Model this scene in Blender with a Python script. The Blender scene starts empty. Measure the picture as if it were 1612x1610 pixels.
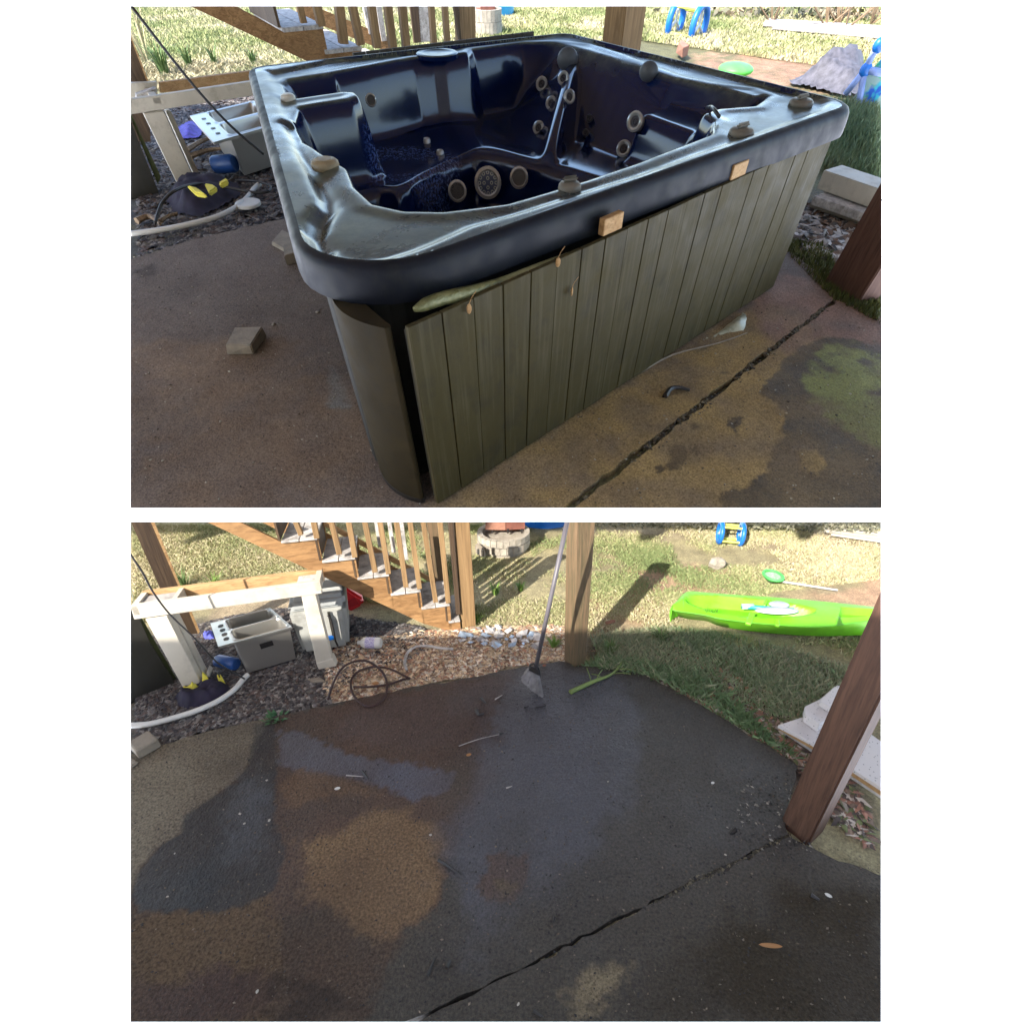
import bpy, bmesh, math, random
import numpy as np
from mathutils import Vector, Matrix
random.seed(7); RNG = np.random.default_rng(7)
S = bpy.context.scene

# ------------------------------------------------------------------ camera
CAM_H = 1.7                      # eye height above the patio with the tub
PITCH = math.radians(54)
cd = bpy.data.cameras.new('camera'); cam = bpy.data.objects.new('camera', cd)
S.collection.objects.link(cam); S.camera = cam
cam.location = (0, 0, CAM_H); cam.rotation_euler = (math.pi/2-PITCH, 0, 0)
cd.sensor_width = 36; cd.lens = 800/1612*36; cd.shift_y = 95/1612
cd.clip_start = .02; cd.clip_end = 6000

# ------------------------------------------------------------------ light
SUN = Vector((-.5, -.43, .78)).normalized()
W = bpy.data.worlds.new('World'); S.world = W; W.use_nodes = True
wn = W.node_tree.nodes; wl = W.node_tree.links; wn.clear()
sky = wn.new('ShaderNodeTexSky'); sky.sky_type = 'NISHITA'; sky.sun_disc = False
sky.sun_elevation = math.asin(SUN.z); sky.sun_rotation = math.atan2(SUN.x, SUN.y)
bgn = wn.new('ShaderNodeBackground'); bgn.inputs[1].default_value = .15
wo = wn.new('ShaderNodeOutputWorld'); wl.new(sky.outputs[0], bgn.inputs[0]); wl.new(bgn.outputs[0], wo.inputs[0])
sd = bpy.data.lights.new('sun', 'SUN'); sd.energy = 2.5; sd.angle = math.radians(.5); sd.color = (1, .95, .87)
so = bpy.data.objects.new('sun', sd); S.collection.objects.link(so)
so.rotation_euler = SUN.to_track_quat('Z', 'Y').to_euler(); so.location = (-10, -7, 16)
S.view_settings.view_transform = 'Standard'; S.view_settings.look = 'None'
S.view_settings.gamma = 1; S.view_settings.use_curve_mapping = False
S.view_settings.exposure = 2.2

# ------------------------------------------------------------------ the two sites
A3 = lambda *v: np.array(v, float)
EYE = A3(0, 0, CAM_H)
FWD = A3(0, math.cos(PITCH), -math.sin(PITCH)); UPV = A3(0, math.sin(PITCH), math.cos(PITCH)); RT = A3(1, 0, 0)
def sight(u, v): return (u-806)/800*RT-(v-900)/800*UPV+FWD
class Site:
    """a piece of ground with its own level plane (origin, right, forward, up) and the mitred block it is cut to"""
    def __init__(s, org, ax, box, unit=1.):
        s.o = org; s.ax = ax; s.e = ax@(EYE-org)/unit
        u0, u1, v0, v1 = box; s.box = box
        c = [sight(u0, v0), sight(u1, v0), sight(u1, v1), sight(u0, v1)]
        s.pl = []
        for i in range(4):
            n = np.cross(c[i], c[(i+1) % 4]); n /= np.linalg.norm(n)
            if n@(c[(i+2) % 4]) > 0: n = -n
            s.pl.append(ax@n)          # outward normals in site axes, planes pass through s.e
        g = ax.T*unit; s.M = Matrix(((*g[0], org[0]), (*g[1], org[1]), (*g[2], org[2]), (0, 0, 0, 1)))
        s.low = False
    def d(s, u, v): return s.ax@sight(u, v)
    def at(s, u, v, z=0.):
        d = s.d(u, v); return s.e+d*((z-s.e[2])/d[2])
    def on(s, u, v, p, n):
        d = s.d(u, v); p = np.asarray(p, float); return s.e+d*(((p-s.e)@n)/(d@n))
    def face(s, u, v, p):              # on the upright plane through p that faces the eye
        h = (s.e-p)*A3(1, 1, 0); return s.on(u, v, p, h/np.linalg.norm(h))
    def uv(s, p):
        p = np.atleast_2d(p)-s.e; q = p@s.ax
        z = q@FWD; return np.stack([806+800*(q@RT)/z, 900-800*(q@UPV)/z], 1)
    def inside(s, P, m=0.):
        P = np.atleast_2d(P)-s.e
        return np.all([P@n < -m for n in s.pl], axis=0)
    def h(s, u, v, v1):                # height over ground point (u,v) seen at row v1
        g = s.at(u, v); lo, hi = 0., 6.
        for _ in range(50):
            m = (lo+hi)/2
            if s.uv(g+A3(0, 0, m))[0][1] > v1: lo = m
            else: hi = m
        return m
S1 = Site(A3(0, 0, 0), np.eye(3), (205.5, 1388, 10, 799.5))
nad = sight(842, 2404); U2 = -nad/np.linalg.norm(nad); F2 = FWD-U2*(FWD@U2); F2 /= np.linalg.norm(F2)
S2 = Site(EYE-U2*1.2*.86, np.array([np.cross(F2, U2), F2, U2]), (205.5, 1387, 821, 1608), .86)

# ------------------------------------------------------------------ objects
def setp(o, label=None, cat=None, group=None, kind=None):
    for k, v in (('label', label), ('category', cat), ('group', group), ('kind', kind)):
        if v: o[k] = v
    return o
class Thing:
    pass
def thing(site, name, p, label, cat, group=None, rz=0.):
    o = bpy.data.objects.new(name, None); S.collection.objects.link(o)
    o.empty_display_size = .05
    o.matrix_world = site.M@Matrix.Translation(Vector(p))@Matrix.Rotation(rz, 4, 'Z')
    setp(o, label, cat, group)
    o['_s'] = 1 if site is S1 else 2
    return o
def site_of(o): return S1 if o['_s'] == 1 else S2
class MB:
    """collects vertices and faces in site coordinates"""
    def __init__(s): s.v = []; s.f = []; s.n = 0
    def add(s, V, Fc):
        V = np.asarray(V, float).reshape(-1, 3); s.v.append(V); k = s.n
        s.f += [tuple(i+k for i in f) for f in Fc]; s.n += len(V); return s
    def box(s, c, size, R=None):
        x, y, z = [t/2 for t in size]
        V = np.array([[-x,-y,-z],[x,-y,-z],[x,y,-z],[-x,y,-z],[-x,-y,z],[x,-y,z],[x,y,z],[-x,y,z]], float)
        if R is not None: V = V@np.asarray(R).T
        return s.add(V+np.asarray(c), [(0,3,2,1),(4,5,6,7),(0,1,5,4),(1,2,6,5),(2,3,7,6),(3,0,4,7)])
    def hexa(s, bot, top):
        """prism between two loops of equal length"""
        n = len(bot); V = list(bot)+list(top)
        F = [tuple(range(n))[::-1], tuple(range(n, 2*n))]+[(i, (i+1) % n, n+(i+1) % n, n+i) for i in range(n)]
        return s.add(V, F)
    def bar(s, a, b, w, h, up=(0, 0, 1)):
        a = np.asarray(a, float); b = np.asarray(b, float); d = b-a; L = np.linalg.norm(d); d = d/L
        u = np.asarray(up, float); x = np.cross(d, u); x /= np.linalg.norm(x); z = np.cross(x, d)
        R = np.array([d, -x, z]).T
        return s.box((a+b)/2, (L, w, h), R)
    def tube(s, pts, r, n=8, cap=True, closed=False):
        P = np.asarray(pts, float); m = len(P); r = np.broadcast_to(r, (m,))
        T = np.roll(P, -1, 0)-np.roll(P, 1, 0) if closed else np.gradient(P, axis=0)
        T /= np.linalg.norm(T, axis=1)[:, None]+1e-12
        u = np.cross(T[0], A3(.13, .21, 1)); u /= np.linalg.norm(u); V = []
        for i in range(m):
            u = u-T[i]*(u@T[i]); u /= np.linalg.norm(u)+1e-12; w = np.cross(T[i], u)
            for k in range(n):
                a = 2*math.pi*k/n; V.append(P[i]+r[i]*(math.cos(a)*u+math.sin(a)*w))
        F = []
        for i in range(m if closed else m-1):
            j = (i+1) % m
            for k in range(n): F.append((i*n+k, i*n+(k+1) % n, j*n+(k+1) % n, j*n+k))
        if cap and not closed: F += [tuple(range(n))[::-1], tuple((m-1)*n+k for k in range(n))]
        return s.add(V, F)
    def lathe(s, c, prof, n=24, axis=(0, 0, 1), cap=True, x=None):
        ax = np.asarray(axis, float); ax = ax/np.linalg.norm(ax)
        u = np.cross(ax, A3(0, 1, .01) if x is None else x); u /= np.linalg.norm(u); w = np.cross(ax, u)
        V = []; m = len(prof)
        for r, z in prof:
            for k in range(n):
                a = 2*math.pi*k/n; V.append(np.asarray(c)+ax*z+r*(math.cos(a)*u+math.sin(a)*w))
        F = [(i*n+k, i*n+(k+1) % n, (i+1)*n+(k+1) % n, (i+1)*n+k) for i in range(m-1) for k in range(n)]
        if cap: F += [tuple(range(n))[::-1], tuple((m-1)*n+k for k in range(n))]
        return s.add(V, F)
    def ball(s, c, r, n=10, m=6, R=None):
        V = []; F = []
        for i in range(m+1):
            t = math.pi*i/m
            for k in range(n): V.append([math.sin(t)*math.cos(2*math.pi*k/n), math.sin(t)*math.sin(2*math.pi*k/n), math.cos(t)])
        for i in range(m):
            for k in range(n): F.append((i*n+k, (i+1)*n+k, (i+1)*n+(k+1) % n, i*n+(k+1) % n))
        V = np.array(V)*np.asarray(r)
        if R is not None: V = V@np.asarray(R).T
        return s.add(V+np.asarray(c), F)
    def out(s, name, mat, site, parent=None, origin=None, clip=True, smooth=False, bevel=0., weld=False,
            col=None, label=None, cat=None, group=None, kind=None, mod=None):
        V = np.concatenate(s.v); F = s.f
        if parent is not None:
            site = site_of(parent) if site is None else site
        ins = site.inside(V)
        if clip and any((((V-site.e)@n) > 0).all() for n in site.pl): return None
        if parent is not None:
            Mi = np.array((parent.matrix_world.inverted()@site.M)); org = None
        else:
            if origin is None:
                origin = A3((V[:, 0].min()+V[:, 0].max())/2, (V[:, 1].min()+V[:, 1].max())/2, V[:, 2].min())
            Mi = np.eye(4); Mi[:3, 3] = -np.asarray(origin)
        L = V@Mi[:3, :3].T+Mi[:3, 3]
        me = bpy.data.meshes.new(name); me.from_pydata(L.tolist(), [], F)
        if col is not None:
            ca = me.color_attributes.new('Col', 'FLOAT_COLOR', 'POINT')
            c4 = np.ones((len(V), 4)); c4[:, :np.asarray(col).shape[1]] = col; ca.data.foreach_set('color', c4.ravel().astype(np.float32))
        for p in (mat if isinstance(mat, (list, tuple)) else [mat]): me.materials.append(p)
        if weld or bevel or (clip and not ins.all()):
            bm = bmesh.new(); bm.from_mesh(me)
            if weld: bmesh.ops.remove_doubles(bm, verts=bm.verts, dist=1e-5)
            if bevel:
                bm.normal_update()
                es = [e for e in bm.edges if len(e.link_faces) == 2 and e.calc_face_angle(0) > .6]
                try: bmesh.ops.bevel(bm, geom=es, offset=bevel, segments=2 if bevel > .004 else 1, affect='EDGES', clamp_overlap=True)
                except Exception: pass
            if clip and not ins.all():
                ec = Mi[:3, :3]@site.e+Mi[:3, 3]
                for n in site.pl:
                    nl = Mi[:3, :3]@n
                    r = bmesh.ops.bisect_plane(bm, geom=bm.verts[:]+bm.edges[:]+bm.faces[:], dist=1e-5,
                        plane_co=Vector(ec), plane_no=Vector(nl), clear_outer=True)
                    ce = [g for g in r['geom_cut'] if isinstance(g, bmesh.types.BMEdge)]
                    if ce and len(ce) < 4000:
                        try: bmesh.ops.holes_fill(bm, edges=ce, sides=0)
                        except Exception: pass
            bm.to_mesh(me); bm.free()
            if len(me.polygons) == 0: bpy.data.meshes.remove(me); return None
        if smooth:
            me.polygons.foreach_set('use_smooth', [True]*len(me.polygons))
            if smooth is not True:
                me.set_sharp_from_angle(angle=math.radians(smooth))
        me.update()
        o = bpy.data.objects.new(name, me); S.collection.objects.link(o)
        if parent is not None: o.parent = parent
        else: o.matrix_world = site.M@Matrix.Translation(Vector(origin)); o['_s'] = 1 if site is S1 else 2
        setp(o, label, cat, group, kind)
        return o
def rotz(a): c, s_ = math.cos(a), math.sin(a); return np.array([[c, -s_, 0], [s_, c, 0], [0, 0, 1.]])
def rotx(a): c, s_ = math.cos(a), math.sin(a); return np.array([[1, 0, 0], [0, c, -s_], [0, s_, c]])
def roty(a): c, s_ = math.cos(a), math.sin(a); return np.array([[c, 0, s_], [0, 1, 0], [-s_, 0, c]])
def unit(v): v = np.asarray(v, float); return v/np.linalg.norm(v)
def spline(P, n=8, closed=False):
    P = np.asarray(P, float); m = len(P); out = []
    for i in range(m if closed else m-1):
        if closed: p0, p1, p2, p3 = P[(i-1) % m], P[i], P[(i+1) % m], P[(i+2) % m]
        else: p0, p1, p2, p3 = P[max(i-1, 0)], P[i], P[i+1], P[min(i+2, m-1)]
        for t in np.arange(n)/n:
            out.append(.5*((2*p1)+(-p0+p2)*t+(2*p0-5*p1+4*p2-p3)*t*t+(-p0+3*p1-3*p2+p3)*t**3))
    if not closed: out.append(P[-1])
    return np.array(out)
def sdf(poly, X):
    """signed distance to a polygon, negative inside"""
    P = np.asarray(poly, float)[:, :2]; X = np.asarray(X, float)[:, :2]; n = len(P)
    d = np.full(len(X), 1e9); ins = np.zeros(len(X), bool); near = np.zeros((len(X), 2))
    for i in range(n):
        a, b = P[i], P[(i+1) % n]; e = b-a; w = X-a
        t = np.clip((w@e)/(e@e+1e-12), 0, 1); q = a+t[:, None]*e; dd = np.linalg.norm(X-q, axis=1)
        m = dd < d; d[m] = dd[m]; near[m] = q[m]
        c = ((a[1] > X[:, 1]) != (b[1] > X[:, 1])) & (X[:, 0] < (b[0]-a[0])*(X[:, 1]-a[1])/((b[1]-a[1]) if b[1] != a[1] else 1e-12)+a[0])
        ins ^= c
    return np.where(ins, -d, d), near
def vnoise(X, sc, seed=0):
    """smooth value noise, 2-D"""
    X = np.asarray(X)[:, :2]*sc+1000; i = np.floor(X).astype(int); f = X-i; f = f*f*(3-2*f)
    def hsh(a, b):
        h = (a*374761393+b*668265263+seed*974634777) & 0x7fffffff; h = ((h ^ (h >> 13))*1274126177) & 0x7fffffff
        return (h & 0xffff)/65535.
    a = hsh(i[:, 0], i[:, 1]); b = hsh(i[:, 0]+1, i[:, 1]); c = hsh(i[:, 0], i[:, 1]+1); d = hsh(i[:, 0]+1, i[:, 1]+1)
    return (a*(1-f[:, 0])+b*f[:, 0])*(1-f[:, 1])+(c*(1-f[:, 0])+d*f[:, 0])*f[:, 1]
def fbm(X, sc, seed=0, o=4):
    r = 0; a = .5
    for k in range(o): r = r+a*vnoise(X, sc*2**k, seed+k*17); a /= 2
    return r/(1-.5**o)
sm = lambda x, a, b: (lambda t: t*t*(3-2*t))(np.clip((x-a)/(b-a), 0, 1))
def sheet(site, poly, cell, zf=None, thick=.1, holes=()):
    """ground block cut to a polygon: dense top with a rim, returns MB and its top points"""
    P = np.asarray(poly, float)[:, :2]; lo = P.min(0)-cell; hi = P.max(0)+cell
    nx, ny = int((hi[0]-lo[0])/cell)+1, int((hi[1]-lo[1])/cell)+1
    gx, gy = np.meshgrid(lo[0]+np.arange(nx)*cell, lo[1]+np.arange(ny)*cell); X = np.stack([gx.ravel(), gy.ravel()], 1)
    # only what the block can hold
    X3 = np.c_[X, np.zeros(len(X))]; keep = site.inside(X3, -cell*2.5)
    d, q = sdf(P, X); snap = np.abs(d) < cell*.72; X[snap] = q[snap]; d[snap] = 0
    ok = (d <= 1e-9) & keep
    idx = -np.ones(len(X), int); fa = []
    I = np.arange(nx*ny).reshape(ny, nx)
    q4 = np.stack([I[:-1, :-1].ravel(), I[:-1, 1:].ravel(), I[1:, 1:].ravel(), I[1:, :-1].ravel()], 1)
    cen = X[q4].mean(1); dc, _ = sdf(P, cen)
    q4 = q4[ok[q4].all(1) & (dc < 0)]
    use = np.unique(q4); idx[use] = np.arange(len(use)); X = X[use]; q4 = idx[q4]
    z = np.zeros(len(X)) if zf is None else zf(X)
    mb = MB(); top = np.c_[X, z]; mb.add(top, [tuple(f) for f in q4.tolist()])
    e = {}
    for f in q4.tolist():
        for k in range(4):
            a, b = f[k], f[(k+1) % 4]
            if (b, a) in e: e[(b, a)] = 0
            else: e.setdefault((a, b), 1)
    be = [k for k, v in e.items() if v]; vs = sorted({i for k in be for i in k}); m = {v: i for i, v in enumerate(vs)}
    n0 = len(top); mb.v.append(np.c_[X[vs], z[vs]-thick]); mb.n += len(vs)
    mb.f += [(b, a, n0+m[a], n0+m[b]) for a, b in be]
    return mb, top, n0+len(vs)
# ------------------------------------------------------------------ materials
def rgb(*c): return (*c, 1.)
class Mat:
    def __init__(s, name, col=(.5, .5, .5), rough=.7, metal=0., spec=.5, coat=0.):
        s.m = bpy.data.materials.new(name); s.m.use_nodes = True; s.t = s.m.node_tree; s.n = s.t.nodes
        s.b = s.n['Principled BSDF']; s.set('Base Color', rgb(*col)); s.set('Roughness', rough); s.set('Metallic', metal)
        s.set('Specular IOR Level', spec); s.set('Coat Weight', coat); s.set('Coat Roughness', .08)
        s.tc = s.n.new('ShaderNodeTexCoord').outputs['Object']
    def set(s, k, v):
        i = s.b.inputs[k]
        if isinstance(v, bpy.types.NodeSocket): s.t.links.new(v, i)
        else: i.default_value = v
        return s
    def lk(s, a, b):
        if isinstance(a, bpy.types.NodeSocket): s.t.links.new(a, b)
        else: b.default_value = a
    def noise(s, sc=5., det=4., rough=.6, vec=None, dist=0., scale3=None):
        v = s.tc if vec is None else vec
        if scale3:
            mp = s.n.new('ShaderNodeMapping'); mp.inputs['Scale'].default_value = scale3; s.lk(v, mp.inputs[0]); v = mp.outputs[0]
        t = s.n.new('ShaderNodeTexNoise'); s.lk(v, t.inputs['Vector']); t.inputs['Scale'].default_value = sc
        t.inputs['Detail'].default_value = det; t.inputs['Roughness'].default_value = rough; t.inputs['Distortion'].default_value = dist
        return t.outputs['Fac']
    def vor(s, sc=20., feat='F1', vec=None):
        t = s.n.new('ShaderNodeTexVoronoi'); t.feature = feat; s.lk(s.tc if vec is None else vec, t.inputs['Vector']); t.inputs['Scale'].default_value = sc
        return t.outputs['Distance']
    def wave(s, sc, dist=3., det=3., dsc=1.5, scale3=None, typ='BANDS', d='X'):
        v = s.tc
        if scale3:
            mp = s.n.new('ShaderNodeMapping'); mp.inputs['Scale'].default_value = scale3; s.lk(v, mp.inputs[0]); v = mp.outputs[0]
        t = s.n.new('ShaderNodeTexWave'); t.wave_type = typ; t.bands_direction = d; s.lk(v, t.inputs[0])
        t.inputs['Scale'].default_value = sc; t.inputs['Distortion'].default_value = dist; t.inputs['Detail'].default_value = det; t.inputs['Detail Scale'].default_value = dsc
        return t.outputs['Fac']
    def ramp(s, fac, stops):
        r = s.n.new('ShaderNodeValToRGB'); s.lk(fac, r.inputs[0]); e = r.color_ramp.elements
        while len(e) < len(stops): e.new(.5)
        for i, (p, c) in enumerate(stops):
            e[i].position = p; e[i].color = (c, c, c, 1) if isinstance(c, (int, float)) else rgb(*c)
        return r.outputs[0]
    def mix(s, f, a, b, mode='MIX'):
        x = s.n.new('ShaderNodeMix'); x.data_type = 'RGBA'; x.blend_type = mode
        s.lk(f, x.inputs[0])
        for k, v in ((6, a), (7, b)): s.lk(rgb(*v) if isinstance(v, tuple) and len(v) == 3 else v, x.inputs[k])
        return x.outputs[2]
    def math(s, op, a, b=0.):
        x = s.n.new('ShaderNodeMath'); x.operation = op; s.lk(a, x.inputs[0]); s.lk(b, x.inputs[1]); return x.outputs[0]
    def attr(s, name='Col'):
        a = s.n.new('ShaderNodeAttribute'); a.attribute_name = name; return a.outputs['Color']
    def bump(s, hgt, st=.3, dist=.01):
        b = s.n.new('ShaderNodeBump'); b.inputs['Strength'].default_value = st; b.inputs['Distance'].default_value = dist
        s.lk(hgt, b.inputs['Height']); s.set('Normal', b.outputs[0]); return s
    def rnd(s):
        return s.n.new('ShaderNodeObjectInfo').outputs['Random']
    def geo(s, k): return s.n.new('ShaderNodeNewGeometry').outputs[k]
def wood(name, a, b, rough=.75, sc=1., axis='Z', knots=True):
    """grain runs along the object's axis"""
    m = Mat(name, rough=rough)
    k = {'Z': (14, 14, .8), 'X': (.8, 14, 14), 'Y': (14, .8, 14)}[axis]
    n1 = m.noise(2.2*sc, 6, .65, scale3=k, dist=1.2); n2 = m.noise(9*sc, 4, .6, scale3=k); n3 = m.noise(3, 3)
    c = m.mix(m.ramp(n1, [(.36, 0), (.62, 1)]), a, b)
    c = m.mix(m.math('MULTIPLY', m.ramp(n2, [(.5, 0), (.7, 1)]), .55), c, tuple(x*.45 for x in a))
    c = m.mix(m.math('MULTIPLY', m.ramp(n3, [(.45, 0), (.7, 1)]), .35), c, tuple(x*.6 for x in b))
    m.set('Base Color', c); m.bump(n2, .25, .004); return m.m
def plain(name, col, rough=.6, metal=0., var=.25, sc=6., spec=.5, coat=0., bump=0., bsc=60., dirt=None):
    m = Mat(name, col, rough, metal, spec, coat)
    n = m.noise(sc, 5, .65)
    c = m.mix(m.ramp(n, [(.3, 0), (.7, 1)]), tuple(x*(1-var) for x in col), tuple(min(1, x*(1+var)) for x in col))
    if dirt is not None: c = m.mix(m.math('MULTIPLY', m.ramp(m.noise(sc*1.7, 6, .7), [(.5, 0), (.68, 1)]), .6), c, dirt)
    m.set('Base Color', c)
    m.set('Roughness', m.ramp(m.noise(sc*2, 4), [(.3, max(0, rough-.12)), (.7, min(1, rough+.12))]))
    if bump: m.bump(m.noise(bsc, 3), bump, .005)
    return m.m
def Zm(x0, y0, k=4.025): return lambda x, y: (x0+x/k, y0+y/k)
zA, zB, zC, zD = Zm(200, 0), Zm(400, 0), Zm(600, 0), Zm(1000, 0)
zE, zF, zG, zH = Zm(200, 815), Zm(400, 815), Zm(700, 815), Zm(1000, 815)
zP, zQ = Zm(380, 40, 3.5), Zm(860, 60, 3.29)
def jag(P, step, amp, seed=3):
    """subdivide a polygon and break its edges"""
    P = np.asarray(P, float)[:, :2]; out = []; r = np.random.default_rng(seed)
    for i in range(len(P)):
        a, b = P[i], P[(i+1) % len(P)]; L = np.linalg.norm(b-a); n = max(1, int(L/step))
        nn = A3(-(b-a)[1], (b-a)[0])/L if L else 0
        for k in range(n):
            out.append(a+(b-a)*k/n+(nn*r.normal()*amp if k else 0))
    return np.array(out)
def paint(site, X, base, spots, seed=0):
    """stain and painted-light colours on a ground sheet: spots = (pixel outline, colour, edge softness, ragged edge)"""
    C = np.tile(np.array(base, float), (len(X), 1))
    w1 = fbm(X, 3.1, seed)-.5; w2 = fbm(X, 13., seed+5)-.5; w3 = fbm(X, 70., seed+8, 2)-.5; w4 = fbm(X, 6., seed+31)
    for px, col, soft, rag in spots:
        P = np.array([site.at(*p)[:2] for p in px]); d, _ = sdf(P, X)
        d = d+rag*(w1*2.2+w2*1.6)+w3*min(.03, soft+rag)*1.3
        f = ((1-sm(d, -soft, soft))*np.clip(.15+1.25*w4, .25, 1))[:, None]
        if len(col) < C.shape[1]: C[:, :3] = C[:, :3]*(1-f)+np.array(col)*f
        else: C = C*(1-f)+np.array(col)*f
    C[:, :3] *= (.72+.56*fbm(X, 2.2, seed+40))[:, None]
    return C
# ground materials: colour per vertex, relief in the shader; alpha channel = wetness
def concrete(name, grit=1., relief=.55):
    m = Mat(name); a = m.n.new('ShaderNodeAttribute'); a.attribute_name = 'Col'; wet = a.outputs['Alpha']
    n = m.noise(3*grit, 8, .7); g = m.noise(120*grit, 3, .7); p = m.ramp(m.noise(38*grit, 5, .75), [(.60, 0), (.68, 1)])
    w = m.ramp(m.noise(60*grit, 4, .8, dist=.4), [(.66, 0), (.72, 1)])
    c = m.mix(m.math('MULTIPLY', m.ramp(n, [(.3, 0), (.72, 1)]), .55), a.outputs['Color'], m.mix(1., a.outputs['Color'], (.55, .5, .5), 'MULTIPLY'))
    c = m.mix(.75, c, m.mix(1., c, m.ramp(g, [(.3, .35), (.7, 1.65)]), 'MULTIPLY'))
    c = m.mix(m.math('MULTIPLY', p, .6), c, m.mix(1., c, (.3, .28, .27), 'MULTIPLY'))
    c = m.mix(m.math('MULTIPLY', w, .12), c, (.4, .37, .32))
    m.set('Base Color', c)
    m.set('Roughness', m.math('SUBTRACT', m.math('ADD', .88, m.math('MULTIPLY', m.math('SUBTRACT', n, .5), .3)), m.math('MULTIPLY', wet, .6)))
    m.set('Specular IOR Level', m.math('ADD', .06, m.math('MULTIPLY', wet, .62)))
    h = m.math('ADD', m.math('MULTIPLY', g, .8), m.math('MULTIPLY', m.noise(40*grit, 4, .7), 1.3)); m.bump(h, relief, .006/grit)
    return m.m
M_conc1 = concrete('weathered_concrete'); M_conc2 = concrete('rinsed_concrete', 1.3, .95)
def soilmat(name, sc):
    m = Mat(name, rough=.95); c = m.attr(); g = m.noise(90*sc, 5, .8); n = m.noise(11*sc, 5, .7)
    c = m.mix(.8, c, m.mix(1., c, m.ramp(g, [(.3, .3), (.7, 1.9)]), 'MULTIPLY'))
    c = m.mix(.6, c, m.mix(1., c, m.ramp(n, [(.3, .5), (.7, 1.5)]), 'MULTIPLY'))
    m.set('Base Color', c); m.bump(g, .8, .02/sc); return m.m
M_soil1 = soilmat('yard_soil', .6); M_soil2 = soilmat('garden_soil', 1.6)
def vcol(name, rough=.8, sheen=0, var=.3, sc=30):
    m = Mat(name, rough=rough); c = m.attr(); c = m.mix(1., c, m.ramp(m.noise(sc, 4), [(.3, 1-var), (.7, 1+var)]), 'MULTIPLY'); m.set('Base Color', c); return m.m
M_blade = Mat('grass_blades', rough=.75); M_blade.set('Base Color', M_blade.attr()); M_blade.set('Subsurface Weight', 0.); M_blade = M_blade.m
M_chip = vcol('bark_and_stone_chips')
M_sheet = Mat('white_floor', (.9, .9, .9), .95).m
M_deckwood = wood('deck_wood', (.16, .10, .055), (.3, .2, .11))
M_stair = wood('stair_lumber', (.2, .1, .035), (.36, .2, .08), axis='X')
M_stairV = wood('post_lumber', (.19, .11, .045), (.32, .2, .09))
M_postR = wood('stained_post', (.085, .035, .02), (.15, .07, .045))
M_postDk = wood('dark_post', (.05, .028, .014), (.1, .06, .03))
M_tread = plain('weathered_tread', (.42, .39, .36), .85, var=.4, sc=18, dirt=(.1, .08, .06), bump=.4)
M_white = plain('chalky_white_paint', (.52, .47, .38), .6, var=.1, sc=5, dirt=(.3, .26, .2))
M_can = plain('navy_plastic', (.012, .06, .22), .45, var=.2)
M_bare = wood('bare_board', (.36, .2, .08), (.5, .31, .14), axis='X')
M_steel = Mat('brushed_steel', (.50, .48, .44), .34, .85); M_steel.bump(M_steel.noise(8, 3, scale3=(1, 60, 60)), .05, .002); M_steel = M_steel.m
M_paver = plain('paver_concrete', (.24, .2, .15), .9, var=.25, sc=14, bump=.6)
M_brickr = plain('red_clay', (.3, .14, .09), .9, var=.25, sc=14, bump=.5)
M_rubber = plain('black_rubber', (.018, .015, .014), .5, var=.3)
M_hose = plain('off_white_plastic', (.6, .58, .53), .45, var=.08)
M_blue = plain('blue_plastic', (.01, .14, .5), .4, var=.1); M_yel = plain('yellow_plastic', (.6, .62, .12), .45, var=.08)
M_teal = plain('pool_vinyl', (.01, .3, .55), .3, var=.25, sc=2)
M_stone = plain('ring_stone', (.33, .29, .23), .95, var=.35, sc=12, bump=.7)
M_rust = plain('rusty_steel', (.16, .055, .035), .8, var=.4, sc=14)
M_dcloth = plain('dark_cloth', (.018, .014, .03), .95, var=.5, sc=20)
M_ycloth = plain('yellow_cloth', (.65, .55, .06), .8, var=.15, sc=20)
M_lime = plain('lime_plastic', (.17, .55, .02), .42, var=.08, sc=3, spec=.35, dirt=(.12, .36, .02))
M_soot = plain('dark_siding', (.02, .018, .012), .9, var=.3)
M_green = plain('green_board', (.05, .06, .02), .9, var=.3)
M_blocker = plain('blocker_siding', (.3, .27, .22), .85, var=.08, sc=2)

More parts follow.
